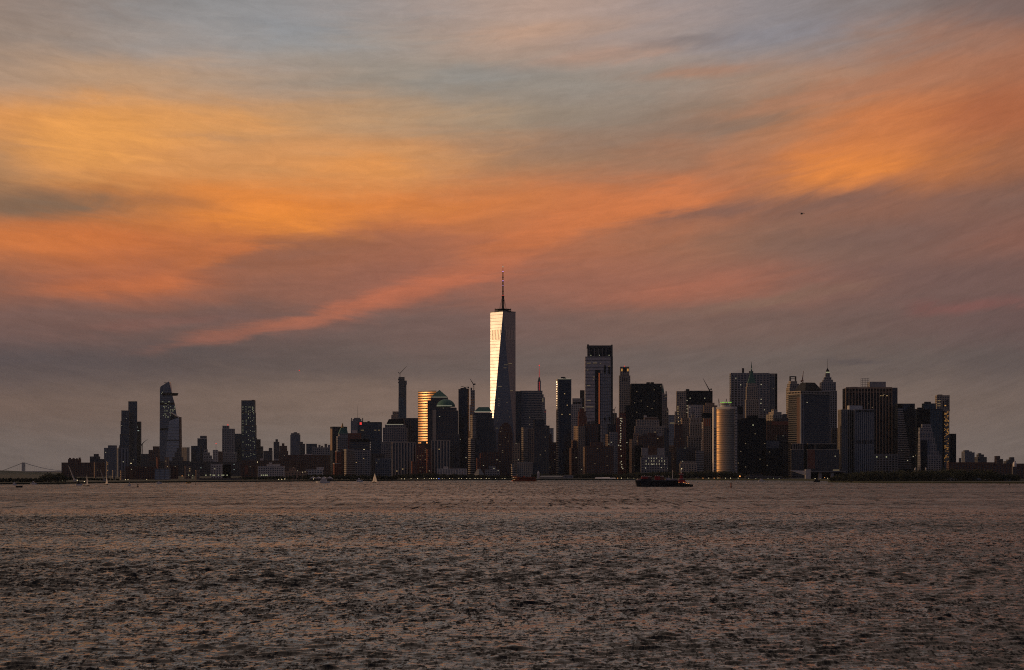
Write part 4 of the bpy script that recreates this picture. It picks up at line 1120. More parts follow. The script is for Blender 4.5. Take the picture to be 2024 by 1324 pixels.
def crowned_tower():
    D = 5250.0
    pxc = 1184.0
    t = thing('crowned_tower', 'second tallest tower, grey with a crown of five tall dark openings and a deep slot', 'skyscraper', (X(pxc, D), D + 30, G))
    x = lambda px: M(px - pxc, D)
    z = lambda py: Z(py, D) - G
    part('wall', Geo().box(x(1157), x(1176), -30, 28, 0, z(704.5)), 'glass_silver', t)
    part('wall', Geo().box(x(1176), x(1187), -18, 28, 0, z(704.6)), 'glass_black', t)
    part('wall', Geo().box(x(1187), x(1211), -30, 28, 0, z(704.5)), 'glass_silver', t)
    part('bridge_wall', Geo().box(x(1176), x(1187), -30, -17.9, z(731), z(704.7)), 'glass_silver', t)
    part('sunglow_wedge', Geo().prism([(x(1183), -30.2), (x(1185.2), -34.5), (x(1185.8), -30.2)], z(838), z(737)), 'orange_paint_and_sunglow', t)  # wedge added proud of the slot, sunlit orange put into its colour
    b = Geo()
    zz = z(706)
    while zz > 20:
        b.box(x(1157) - .4, x(1176), -30.45, -20, zz, zz + .9)
        b.box(x(1187), x(1207), -30.45, -20, zz, zz + .8)
        if zz > z(731):
            b.box(x(1176) + .1, x(1187) - .1, -30.4, -20, zz, zz + .9)
        zz -= 8.2
    part('spandrel', b, 'dark_metal', t, True)
    for px in (1190, 1193.5, 1197, 1200.5, 1204):
        part('pier', Geo().box(x(px), x(px + 1), -31, -28, 0, z(731)), 'grey_metal', t)
    part('side_wall', Geo().box(x(1207.2), x(1211.3), -31.2, 28.3, 0, z(704)), 'dark_metal', t)
    for a, y1, y0 in ((1194, 722, 738), (1202.5, 724, 738), (1183.5, 824, 831), (1193.5, 825, 831), (1203, 824, 831)):
        part('slot', Geo().box(x(a), x(a + 3.2), -31.3, -29, z(y0), z(y1)), 'black_metal', t)
    # crown: dark core, corner and mullion piers, cap beam
    part('crown_core', Geo().box(x(1162), x(1210), -24, 24, z(704.5), z(686)), 'glass_black', t)
    for px in (1161, 1164, 1174.5, 1181.8, 1189.6, 1197, 1208.6):
        part('crown_pier', Geo().box(x(px), x(px + 1.4), -30, -22, z(704.4), z(685.5)), 'grey_metal', t)
    part('crown_beam', Geo().box(x(1161), x(1211), -30, 26, z(687.5), z(682.5)), 'dark_metal', t)
    part('corner_post', Geo().box(x(1208), x(1211), -30.6, 26.4, z(704), z(681)), 'dark_metal', t)
    part('corner_post', Geo().box(x(1160.6), x(1164), -30.6, -20, z(688), z(680.5)), 'dark_metal', t)
    l = Geo()
    for px, y in ((1167, 702), (1184, 702), (1203, 702)):
        l.box(x(px), x(px + 1.8), -31, -30, z(y + .6), z(y - .6))
    part('lit_window', l, LIT['sign'], t, True)
    l = Geo()
    for a, b_, y in ((1160, 1168, 717.5), (1172, 1180, 717.2), (1186, 1188, 718), (1202, 1206, 724), (1160, 1163, 731), (1160, 1168, 791), (1159, 1173, 804), (1172, 1174, 750.5), (1160, 1167, 762), (1172, 1176, 745)):
        l.box(x(a), x(b_), -30.7, -29, z(y + .7), z(y - .5))
    part('light_strip', l, LIT['dim'], t, True)
crowned_tower()
T('lantern_tower', 'slim grey stone tower with a square lit lantern top', 5500, [(1226.5, 1243.5, 724.5), (1224.5, 1245.5, 742)], 'lime', k=.9, lit=0, cornice='dark_stone',
  ex=[('front', 'lantern_window', 'amber', 1228, 1230.5, 728.5, 733.5, .9, 0), ('front', 'lantern_window', 'amber', 1239.5, 1242.5, 728.5, 733.5, .9, 0), ('front', 'lantern_opening', 'black_metal', 1232, 1238, 727, 735, .8, 0), ('lamp', 'red', 1235, 723.5, 1.5),
      ('front', 'top_window', 'black_metal', 1230, 1232, 747, 753, .8), ('front', 'top_window', 'black_metal', 1234, 1236, 747, 753, .8), ('front', 'top_window', 'black_metal', 1238, 1240, 747, 753, .8)])
T('brick_peak_tower', 'dark red brick tower with stepped pointed roof below the black sliver', 4900, [(1146, 1154, 807), (1143, 1158, 813), (1142, 1160, 823)], 'solid_red', rot=10, lit=0)
T('red_lit_tower', 'dark red tower with one column of bright lit windows', 4700, [(1225, 1236, 816), (1219, 1237, 825)], 'red', k=.7, lit=3,
  ex=[('lits', 'pale', [(1226, 827), (1229, 827), (1227, 831), (1229, 833), (1227, 837), (1226, 841), (1227, 846), (1227, 851), (1227, 857), (1227, 862), (1227, 866), (1226, 870), (1226, 874), (1227, 881), (1227, 888), (1228, 901), (1228, 912), (1229, 918), (1229, 923), (1231, 926), (1223, 880)], 1.0, 1.1)])
T('navy_slab', 'big black-blue flat slab with faint lit rows, right of the lantern tower', 5300, [(1248, 1308, 758)], 'black', k=.6, lit=40, litm='dim',
  ex=[('box', 'roof_plant', 'black_metal', 1279, 1285, 755, 758.5), ('box', 'roof_plant', 'black_metal', 1287, 1293, 755, 758.5), ('mast', 'dark_metal', 1258, 752, 758, .5)])
T('navy_wing', 'lower black wing on the left of the big black-blue slab', 5150, [(1237, 1250, 801)], 'black', lit=1)
T('gothic_tower', 'ornate stone tower with a slender green spire beside the big black-blue slab', 5450,
  [(1308, 1313.5, 776), (1306, 1318.5, 779), (1305, 1321, 809)], 'lime', k=1.0, lit=5, litm='dim',
  ex=[('cap', 'roof', 'copper_green', 1308.3, 1313.3, 776, 1310.2, 1310.9, 758), ('box', 'turret', 'limestone', 1316, 1318.5, 773, 779, .2), ('box', 'turret', 'limestone', 1318.8, 1321, 805, 810, .2)])
T('pale_gap_tower', 'pale blue-grey tower seen in the gap between two dark groups', 6500, [(1320, 1335, 820)], 'paleglass', lit=0, ex=[('front', 'light_strip', 'dim', 1324, 1333, 835, 837, 1)])
T('white_stripe_tower', 'narrow white striped building under a small crane, right of the crowned tower', 5800, [(1211, 1219, 816)], 'limefins', lit=0, bay=6)
T('dark_gap_block', 'dark blue low block in front of the white striped building', 4900, [(1202, 1217, 838)], 'blue', lit=1)
T('beige_gap_block', 'beige brick block lit from the left, below the small crane', 4650, [(1197, 1210, 858)], 'beige', rot=30, cat='building', lit=1)
T('grey_gap_block', 'dark grey stone block with small windows right of the lit beige one', 4600, [(1206, 1220, 854)], 'grey', cat='building', lit=2)
T('twin_block_lit', 'tall stone block lit brown on its left side, nearest the copper-edged tower', 4380, [(1135, 1156, 842)], 'beige', rot=34, k=.9, lit=1, ex=[])
T('twin_block_dark', 'darker tall block joined to the brown-lit one, with small rooftop sheds', 4400, [(1154, 1182, 838)], 'brown', k=.7, lit=3, ex=[('box', 'roof_plant', 'dark_stone', 1160, 1166, 833, 838), ('box', 'roof_plant', 'dark_stone', 1168, 1176, 831, 838)])
T('brown_corner_block', 'low brown stepped corner at the foot of the copper-edged tower', 4370, [(1130, 1140, 870), (1126, 1142, 885)], 'brown', rot=20, cat='building', lit=1)
T('arched_block', 'wide brown brick block with an arcaded top storey and dim red windows', 4290, [(1168, 1192, 874), (1159, 1212, 882)], 'brown', k=.5, lit=8, litm='dim', bay=4.6)
T('low_brown_block', 'brown block left beside the arcaded one, narrow', 4300, [(1154, 1161, 883)], 'beige', rot=20, cat='building', lit=0)
T('roof_village', 'stepped brick block crowned with several light and dark roof houses', 4750, [(1275, 1300, 824), (1259, 1303, 829), (1256, 1318, 842)], 'lime', k=.6, lit=3, litm='warm',
  ex=[('box', 'roof_house', 'white_concrete', 1274, 1279, 820.5, 829), ('front', 'brick_front', 'brown_brick', 1275, 1300, 825, 845, 1.0, 0)])
T('roof_village', 'brown mansard block in front of the light and dark roof houses', 4600, [(1282, 1298, 855), (1262, 1318, 862)], 'brown', k=.5, lit=4, litm='warm', ex=[('box', 'roof_house', 'dark_stone', 1270, 1280, 857, 862), ('box', 'roof_house', 'grey_stone', 1302, 1308, 856, 862)])
T('lit_step_block', 'small beige step with warm lights, left of the light roof houses', 4700, [(1252, 1262, 856)], 'beige', cat='building', lit=6, litm='warm')
T('warm_edge_block', 'brown block lit on its left edge with a black right half', 4450, [(1245, 1258, 868)], 'beige', rot=25, cat='building', lit=1)
T('black_half_block', 'plain black block between the warm-edged block and the pale custom hall', 4440, [(1256, 1270, 880)], 'black', cat='building', lit=0)
pts = [(1277 + 5.2 * i, y) for y in (905.5, 911, 917) for i in range(8) if rnd.random() < .75] + [(1276, 925), (1307, 924), (1290, 917.5)]
T('pale_hall', 'pale stone building with two side pavilions, a red roof between and rows of lit windows', 4300, [(1272, 1314, 899), (1268, 1319, 904)], 'grey', k=.5, cat='building', lit=0, fl=5, bay=5,
  ex=[('lits', 'pale', pts, .8, .9), ('box', 'side_pavilion', 'grey_stone', 1269, 1282, 885, 901), ('box', 'side_pavilion', 'grey_stone', 1299, 1314, 885, 901), ('box', 'centre_roof', 'brown_brick', 1282.3, 1298.7, 881, 900, .7), ('cap', 'red_roof', 'red_brick', 1284, 1297, 894, 1286, 1295, 889)])
T('dark_stair_block', 'dark narrow block stepping down right of the pale hall', 4500, [(1313, 1322, 845), (1312, 1326, 893)], 'dark', lit=2)
T('beige_gable', 'small beige block in the street gap below the pale gap tower', 4700, [(1322, 1334, 880)], 'beige', cat='building', lit=2, litm='warm')

# ------------------------------------------------------------------ right of centre
T('column_lit_tower', 'grey-beige tower with one column of lit windows, left of a black slab', 5000, [(1338, 1356, 773), (1335, 1356, 813)], 'lime', k=.7, lit=0,
  ex=[('lits', 'warm', [(1340, 804), (1340, 808), (1340, 813), (1340, 818), (1341, 825), (1341, 833), (1346, 831), (1341, 866), (1341, 873)], .9, 1.0), ('front', 'top_window', 'black_metal', 1344, 1347, 784, 788, .8, 0)])
T('crane_slab', 'black slab under a rooftop derrick, right of the column-lit grey tower', 5200, [(1354, 1408, 772)], 'black', k=.5, lit=5, ex=[('box', 'roof_plant', 'dark_metal', 1357, 1363, 768.5, 772.5),
  ('lits', 'pale', [(1358, 791.5), (1358, 802), (1358, 808), (1358, 815), (1393, 787), (1364, 787)], 1.0, 1.1)])
T('pale_crown_block', 'pale stone block with a rough crown, in front of the black slab under the derrick', 4950, [(1361, 1388, 800)], 'pale', k=.6, lit=2)
T('roof_box_block', 'grey-brown block topped by a low box, left of the curved front tower', 4900, [(1396, 1412, 796), (1392, 1417, 801)], 'beige', k=.5, lit=0)
T('black_base_block', 'black block between the orange-topped block and the curved front tower', 4600, [(1389, 1412, 816)], 'black', k=.5, lit=1)
T('setback_spire', 'stone tower with setbacks and a statue-like finial, under the pale crown block', 4650,
  [(1368, 1373, 819), (1365, 1382, 826), (1364, 1383.5, 836), (1360, 1386, 862)], 'lime', k=.9, lit=1, ex=[('cap', 'finial', 'dark_stone', 1368.5, 1372.5, 819, 1370, 1371, 812), ('cap', 'turret', 'dark_stone', 1364.5, 1367, 826, 1365.5, 1366, 822), ('cap', 'turret', 'dark_stone', 1380, 1382.5, 826, 1381, 1381.5, 822)])
T('beige_mass', 'broad beige block lit from the left behind the setback stone tower', 4800, [(1348, 1366, 826), (1342, 1390, 838)], 'beige', rot=10, k=.4, lit=4, litm='warm')
T('orange_top_block', 'brown gridded block with an orange-lit top, left of the curved front tower', 4400, [(1391, 1405, 826)], 'beige', k=.8, lit=0, ex=[('front', 'painted_glow_panel', 'orange_paint_and_sunglow', 1391, 1404.6, 827.5, 842, .5)])  # orange panel: light on the block's top put into colour
T('orange_edge', 'narrow stepped edge of bright white-framed windows beside the orange-topped block', 4410, [(1388, 1391.5, 834), (1386.5, 1391.5, 870)], 'pale', rot=35, k=.8, cat='building', lit=0)
T('black_gap_block', 'black strip right of the orange-topped block', 4420, [(1404.5, 1413, 822)], 'black', lit=0)
T('pale_band_block', 'low block with pale horizontal bands at the foot of the orange-topped block', 4380, [(1376, 1391, 891)], 'greyband', cat='building', lit=0, fl=4.4)
T('dark_terrace_block', 'wide dark terraced block below the setback stone tower', 4500, [(1337, 1376, 884)], 'dark', k=.4, cat='building', lit=3)
T('dark_left_steps', 'dark brown stepped block with scattered warm windows, left below the column-lit tower', 4600, [(1334, 1349, 838), (1333, 1352, 866)], 'brown', k=.6, lit=5, litm='warm')
T('beige_palace', 'low beige stone hall with a heavy cornice, behind the trees above the tug', 4250, [(1347, 1376, 912), (1345, 1377, 916)], 'lime', k=.5, cat='building', lit=2, litm='warm')
T('grid_tower', 'broad tower faced with a pale grid of frames and a darker right flank', 5000, [(1445, 1520.5, 737)], 'grey', k=.35, lit=6, bay=7.2, fl=5.2, each=True,
  ex=[('box', 'roof_plant', 'dark_metal', 1468, 1472, 727, 737, .2), ('box', 'roof_plant', 'dark_metal', 1482, 1490, 733, 737, .3),
      ('lits', 'pale', [(1464, 760.5), (1504.5, 760), (1504.5, 789), (1481, 797), (1485, 797), (1504, 797)], 1.2, 1.0)])
T('grid_tower_flank', 'beige windowed flank with a dark edge on the right of the pale grid tower', 5020, [(1521, 1536, 738)], 'lime', rot=0, k=1.0, lit=2, litm='dim', ex=[('front', 'dark_side', 'black_metal', 1532, 1536, 738.5, 900, .9)])
T('green_spire_tower', 'grey stone tower with a steep green pyramid roof and needle spire', 4800,
  [(1478, 1495, 757), (1476.5, 1497.5, 764), (1475, 1499, 790)], 'lime', k=.9, lit=1, bay=4.4,
  ex=[('cap', 'roof', 'copper_green', 1478.7, 1494.5, 757, 1485, 1488, 734), ('cap', 'roof_lantern', 'copper_green', 1485, 1488, 734, 1485.6, 1487.4, 727), ('cap', 'spire', 'copper_green', 1485.6, 1487.4, 727, 1486.4, 1486.6, 714), ('lamp', 'rim', 1486.5, 728.5, 1.5)])
T('dark_left_block', 'black block with a grey lower half, right behind the curved front tower', 4700, [(1456, 1468, 803)], 'black', lit=0, ex=[('front', 'lower_wall', 'dark_stone', 1456, 1468, 818, 860, .6)])
T('black_front_block', 'large black-blue stepped block right of the curved front tower', 4450, [(1479, 1499, 821), (1468, 1513, 826), (1457, 1514, 829)], 'black', k=.5, lit=14, litm='dim', ex=[('lits', 'sign', [(1488.5, 840)], 1.2, 1.1)])
T('gold_crown_block', 'ornate stepped roof block shining gold on its left', 4850, [(1527, 1538, 809), (1522, 1546, 814), (1517, 1550, 819)], 'lime', rot=32, k=.8, lit=0, ex=[])
T('gold_crown_wing', 'low block with crenellated dark roof, right of the gold-lit stepped roof', 4800, [(1549, 1556, 818), (1532, 1562, 826)], 'dark', lit=2, litm='warm')
T('red_band_block', 'dark brown block with a dull red band near its top', 4600, [(1516, 1565, 832)], 'brown', k=.5, lit=1, ex=[('front', 'red_band', 'red_brick', 1526, 1560, 833, 840, .9)])
T('dark_low_block', 'dark stone lower block with rounded light roofs, beneath the red-banded one', 4480, [(1536, 1556, 860), (1514, 1558, 870)], 'dark', k=.5, lit=2, ex=[('front', 'light_wall', 'grey_stone', 1514, 1540, 872, 885, .8)])
T('black_low_block', 'plain black block at the waterfront between two dark towers', 4420, [(1514, 1546, 888)], 'black', k=.5, lit=3, litm='dim')
T('frame_top_tower', 'beige tower left of the black hipped roof, topped with an open steel frame', 4900, [(1561, 1576, 753), (1558, 1580, 758), (1556.5, 1582, 766)], 'lime', rot=14, k=.8, lit=0,
  ex=[('box', 'frame_post', 'dark_metal', 1562, 1563.5, 743, 754, .5), ('box', 'frame_post', 'dark_metal', 1573.5, 1575, 743, 754, .5), ('box', 'frame_beam', 'dark_metal', 1562, 1575, 743, 745, .4), ('box', 'frame_beam', 'dark_metal', 1562, 1575, 747.5, 748.7, .4),
      ('front', 'arch_opening', 'black_metal', 1567, 1569, 764, 769, .9, 1), ('front', 'arch_opening', 'black_metal', 1571, 1573, 764, 769, .9, 1)])
T('crown_spire_tower', 'slim stepped tower with a domed yellow-lit lantern and thin antenna', 4900,
  [(1634, 1641.5, 737), (1631, 1644, 745), (1628.5, 1647, 750), (1624, 1652, 755), (1623, 1654, 772)], 'grey', k=.9, lit=0, bay=4.4,
  ex=[('cap', 'roof', 'black_metal', 1634.5, 1641, 733, 1637, 1638, 727), ('mast', 'grey_metal', 1637.5, 708, 728, .5), ('front', 'light_strip', 'sign', 1634, 1641, 734.4, 736, 1.2, 0), ('box', 'lantern', 'grey_stone', 1634.5, 1641, 733, 737, .25)])

D = 4350
def hip_roof_tower():
    t = T('hip_roof_tower', 'dark tower with a black hipped roof above a pale beaded cornice, seen on its corner', D, [(1564, 1643, 777)], 'darkband', rot=24, k=.75, dmax=48, lit=2, fl=4.2,
      ex=[('cap', 'roof', 'black_metal', 1582, 1623, 771.5, 1591, 1611, 755)])
    return t
t = hip_roof_tower()
th = t.rotation_euler.z
cs, sn = math.cos(th), math.sin(th)
p = M(79, D); w = p / (cs + .75 * sn); dp = .75 * w
if dp > 48: dp = 48; w = (p - dp * sn) / cs
zz = lambda py: Z(py, D) - G
part('cornice', Geo().prism(rect(w, dp, 2.6), zz(779), zz(777.3)).prism(rect(w, dp, 2.6), zz(774), zz(772.4)), 'limestone', t)
part('cornice_wall', Geo().prism(rect(w, dp, 1.2), zz(778), zz(773)), 'glass_black', t)
for i in range(20):
    xx = -w/2 - 2.2 + i * (w + 4.4) / 19
    part('cornice_post', Geo().box(xx - .55, xx + .55, -dp/2 - 2.2, -dp/2 - 1, zz(777.4), zz(773.9)), 'limestone', t)
for i in range(1, 9):
    yy = -dp/2 - 2.2 + i * (dp + 4.4) / 9
    part('cornice_post', Geo().box(-w/2 - 2.2, -w/2 - 1, yy - .55, yy + .55, zz(777.4), zz(773.9)), 'limestone', t)
part('corner_shaft', Geo().tube((-w/2, -dp/2, 0), (-w/2, -dp/2, zz(778)), 2.4, 2.4, 10).tube((-w/2 + 5, -dp/2 - .6, 0), (-w/2 + 5, -dp/2 - .6, zz(778)), .8, .8, 8), 'grey_stone', t)
part('side_cladding', Geo().box(-w/2 - .8, -w/2 + .5, -dp/2 + 3, -dp/2 + 15, 4, zz(785)), 'brown_brick', t)
T('podium_block', 'low dark wing under the glazed gallery, right foot of the hipped roof tower', D - 14, [(1596, 1658, 888)], 'dark', k=.4, cat='building', lit=1, cornice='limestone',
  ex=[('front', 'brick_panel', 'red_brick', 1596.5, 1611, 888.5, 926, .8)])
t = T('podium_gallery', 'glazed gallery floor with thin pale frames on top of the low dark wing', D - 10, [(1597, 1652, 876.5)], 'black', k=.3, cat='building', lit=0, cornice='limestone', ex=[('front', 'frame_post', 'limestone', 1610.5, 1611.5, 877, 889, .8)])
T('left_podium', 'low wing with a pale framed glass band on the left of the corner shaft', D - 12, [(1564.5, 1588, 888)], 'dark', k=.4, cat='building', lit=0, cornice='limestone')
T('left_podium_gallery', 'short glazed gallery with seven pale posts left of the corner shaft', D - 8, [(1565, 1587, 876.5)], 'black', k=.3, cat='building', lit=0, cornice='limestone',
  ex=[('front', 'frame_post', 'limestone', a, a + .9, 877, 888, .8) for a in (1565.5, 1568.5, 1572, 1575.5, 1579, 1582.5, 1585.8)])
T('dark_right_block', 'dark low block with a pale roof line between two towers, right of the hipped roof', 4600, [(1645, 1662, 846)], 'dark', k=.6, lit=0)
# ------------------------------------------------------------------ right
t = T('pier_tower', 'broad black tower with thin pale full-height piers and square openings along its top', 4650, [(1672, 1763, 767)], 'black', k=.45, lit=8, litm='dim',
  ex=[('front', 'cornice', 'beige_brick', 1671.5, 1763, 765, 768, 1.6), ('front', 'cornice', 'beige_brick', 1671.5, 1763, 774, 775.5, 1.4),
      ('box', 'roof_plant', 'grey_stone', 1720, 1752, 754, 766, .7), ('box', 'roof_plant', 'dark_metal', 1683, 1698, 764, 767, .5),
      ('lits', 'warm', [(1744, 782), (1745.5, 782), (1752, 782), (1753.5, 782), (1741, 782)], .9, .8)]
  + [('front', 'pier', 'beige_brick', 1672 + i * 6.06 - .75, 1672 + i * 6.06 + .75, 767, 1000, 1.5) for i in range(16)]
  + [('front', 'louvre_bay', 'black_metal', 1672 + i * 6.06 + 1.6, 1672 + i * 6.06 + 4.6, 768.6, 773.4, .9) for i in range(15)])
g = Geo()
for i in range(6):
    a, b = M(1704 - 1717.5 + i * 3.2, 4650), Z(747, 4650) - G
    g.box(a - .3, a + .3, -6, -5.4, Z(766, 4650) - G, b)
for j in range(5):
    z = Z(747 + j * 4, 4650) - G
    g.box(M(1704 - 1717.5, 4650), M(1720 - 1717.5, 4650), -6.2, -5.6, z - .5, z)
part('roof_lattice', g, 'grey_metal', t, True)
T('pier_tower_flank', 'solid grey-brown right flank of the tower with sixteen pale piers', 4655, [(1763, 1773.5, 766)], 'dark', k=1.6, dmax=40, lit=0, cornice='beige_brick')
T('pier_podium', 'podium with a pale window grid and two greenish lights, below the pale piers', 4560, [(1727, 1774.5, 897)], 'grey', k=.4, cat='building', lit=0, bay=6.4, fl=5,
  ex=[('lits', 'sign', [(1733, 903), (1752, 903)], 1.3, 1.2)])
T('finned_tower', 'grey tower of close vertical fins with a notched top, its left half lit beige', 4420, [(1659, 1683.5, 809)], 'limefins', rot=16, k=.9, dmax=22, bay=3.4, lit=0, each=True,  # lit half in beige stone, sunlight put into the colour
  ex=[('box', 'roof_plant', 'pale_stone', 1679, 1707, 801, 811)])
T('finned_tower', 'grey bluish right half of the finned tower, shadowed, with a band of small slots', 4410, [(1690, 1727.5, 809)], 'fins', k=.6, dmax=30, bay=3.4, lit=0, each=True,  # shaded half in grey stone, shade put into the colour
  ex=[('front', 'slot', 'black_metal', 1691.5 + i * 3.05, 1692.9 + i * 3.05, 870, 877, .9) for i in range(12)] + [('front', 'notch', 'black_metal', 1691.5 + i * 3.05, 1693.4 + i * 3.05, 810, 814.5, .9) for i in range(12)])
T('finned_tower_gap', 'dark recessed strip between the two halves of the finned tower', 4440, [(1682.5, 1691, 811)], 'black', lit=0)
T('step_stripe_tower', 'blue glass tower with pale horizontal stripes stepping up its left side', 4600, [(1774, 1808, 797.5)], 'blue', k=.7, lit=6,
  ex=[('front', 'stripe', 'grey_stone', 1774.5, 1784 + (808 + 4.3 * i - 808) * .17, 808 + 4.3 * i, 810 + 4.3 * i, 1.0) for i in range(28)] + [('front', 'dark_cap', 'black_metal', 1774.5, 1784, 798.5, 806.5, .8)])
T('stripe_wing', 'narrow striped right wing of the blue glass tower', 4620, [(1807.5, 1813.5, 808)], 'greyband', lit=1, litm='warm')
T('teal_tower', 'dark teal glass tower with uneven roof boxes, behind a white stepped block', 4500, [(1826.5, 1851, 797), (1816, 1863, 808)], 'teal', k=.6, lit=5, litm='cool',
  ex=[('box', 'roof_plant', 'dark_metal', 1830, 1842, 793.5, 797), ('box', 'roof_plant', 'black_metal', 1816, 1826, 805, 808.5), ('front', 'black_side', 'black_metal', 1812, 1838, 809, 935, .6)])
T('stepped_white_block', 'pale stepped block like a wedding cake descending to the right', 4300,
  [(1825, 1841, 838), (1820, 1842.5, 845), (1819.5, 1845, 854), (1819.5, 1848.5, 866), (1819.5, 1851, 878), (1819.5, 1855, 892), (1819.5, 1860, 900)], 'grey', k=.7, lit=0, fl=3.6,
  ex=[('front', 'dark_front', 'glass_black', 1820, 1832.5, 870, 930, 1.0)])
pts = [(1867.5 + rnd.choice((0, 2.2, 4.4, 6.4)) + rnd.uniform(-.4, .4), 813 + rnd.random() ** 1.15 * 100) for _ in range(95)]
T('amber_shaft_tower', 'unfinished slender tower with amber work lights up its right side', 4550, [(1852, 1876.5, 781), (1852, 1876, 811)], 'lime', k=.7, lit=0,
  ex=[('lits', 'amber', pts, .5, .6), ('front', 'opening', 'black_metal', 1864, 1866, 793, 803, .8, 0), ('front', 'opening', 'dark_stone', 1870, 1874, 790, 803, .8, 0), ('lits', 'warm', [(1854 + 2 * i, y) for y in (792, 797, 802) for i in range(3)], .6, .6, 0),
      ('lits', 'amber', [(1868.5, 801.5)], 1.8, 1.0, 0), ('box', 'roof_plant', 'dark_metal', 1852, 1855, 781.5, 786), ('box', 'roof_cradle', 'dark_metal', 1855, 1863.5, 779.5, 781), ('box', 'safety_screen', 'black_metal', 1866, 1878, 809, 812.5), ('front', 'black_side', 'black_metal', 1862.5, 1867, 812, 930, .6)])
T('black_end_block', 'plain black block ending the tall skyline on the right', 4700, [(1876.5, 1889.5, 857)], 'black', k=.8, lit=0)
T('fort_range', 'long low dark brick range behind the island trees, far right', 3900, [(1876, 1966, 913.5), (1876, 2060, 916)], 'brown', k=.12, cat='building', lit=0)
T('distant_block', 'small thin chimney block on the long brick range, far right', 7600, [(1896, 1899.5, 905)], 'dark', cat='building', lit=0)
T('distant_block', 'grey-and-black double block with a clipped roof behind the brick range, far right', 7400, [(1907, 1917, 889.5), (1904, 1922, 892), (1904, 1927, 894)], 'greyglass', cat='building', lit=2, litm='lampred', rot=12)
T('distant_block', 'stepped block with a square peak, middle of the three distant groups at far right', 7500, [(1935, 1941, 895.5), (1933, 1946, 898), (1929, 1951, 903)], 'dark', cat='building', lit=0, rot=14)
T('distant_block', 'reddish pair of low blocks, between the peaked block and the white dome', 7500, [(1968, 1977.5, 901), (1968, 1983, 907)], 'brown', cat='building', lit=0, rot=14)
T('distant_block', 'dark two-step block immediately behind the white dome at the right edge', 7600, [(1997, 2006, 903.5), (1992, 2006, 908), (1987, 2008, 911)], 'dark', cat='building', lit=0, rot=10)
T('arcade_house', 'low house with a pale colonnade between dark trees, far right', 3300, [(1968, 1998, 936)], 'dark', k=.3, cat='building', lit=0, ex=[('front', 'column', 'pale_stone', 1969 + i * 3, 1970 + i * 3, 936.5, 943, .6) for i in range(10)])
for i, (a, b, y, s, lab) in enumerate([(1872, 1891, 945, 'pale', 'low pale shed with a light roof at the island shore, leftmost one'), (1918, 1939, 946, 'paleglass', 'greyish boathouse at the island shore, middle one'),
                                       (1947, 1965, 948, 'dark', 'dark long shed with pale doors at the island shore'), (1982, 1999, 946, 'paleglass', 'pale rounded shed near the right edge of the island shore')]):
    T('shore_shed', lab, 3160, [(a, b, y)], s, k=.4, cat='shed', lit=0, ex=[('cap', 'roof', 'grey_metal', a - .5, b + .5, y + .6, a + 2, b - 2, y - 1.2)])

def domed(name, label, D, x0, x1, yd, yb, yfoot, m='white_paint', finial=True):
    c = (x0 + x1) / 2
    t = thing(name, label, 'cupola', (X(c, D), D, G))
    z = lambda py: Z(py, D) - G
    r = M(x1 - x0, D) / 2
    part('base', Geo().box(-r, r, -r, r, 0, z(yb)), 'dark_stone' if yfoot > yb + 4 else m, t)
    part('drum', Geo().lathe([(r * .85, z(yb)), (r * .85, z(yb - (yb - yd) * .45))], 0, 0, 16), m, t)
    h = (yb - yd) * .45
    part('dome', Geo().lathe([(r * .85 * math.cos(a * math.pi / 14), z(yb - (yb - yd) * .45) + (z(yd) - z(yb - h)) * math.sin(a * math.pi / 14)) for a in range(7)] + [(.15, z(yd))], 0, 0, 18), m, t)
    if finial:
        part('finial', Geo().tube((0, 0, z(yd)), (0, 0, z(yd - 1.2)), .18), m, t)
domed('white_cupola', 'large white domed cupola on a square base at the right edge', 3400, 2001, 2010, 912, 922, 929)
domed('small_cupola', 'small white domed ventilator above the island trees, left of two', 3500, 1807, 1811.5, 924, 931, 935, 'pale_stone')
domed('small_cupola', 'small white domed ventilator above the island trees, right of two', 3500, 1828, 1832.3, 924, 930.5, 935, 'pale_stone')

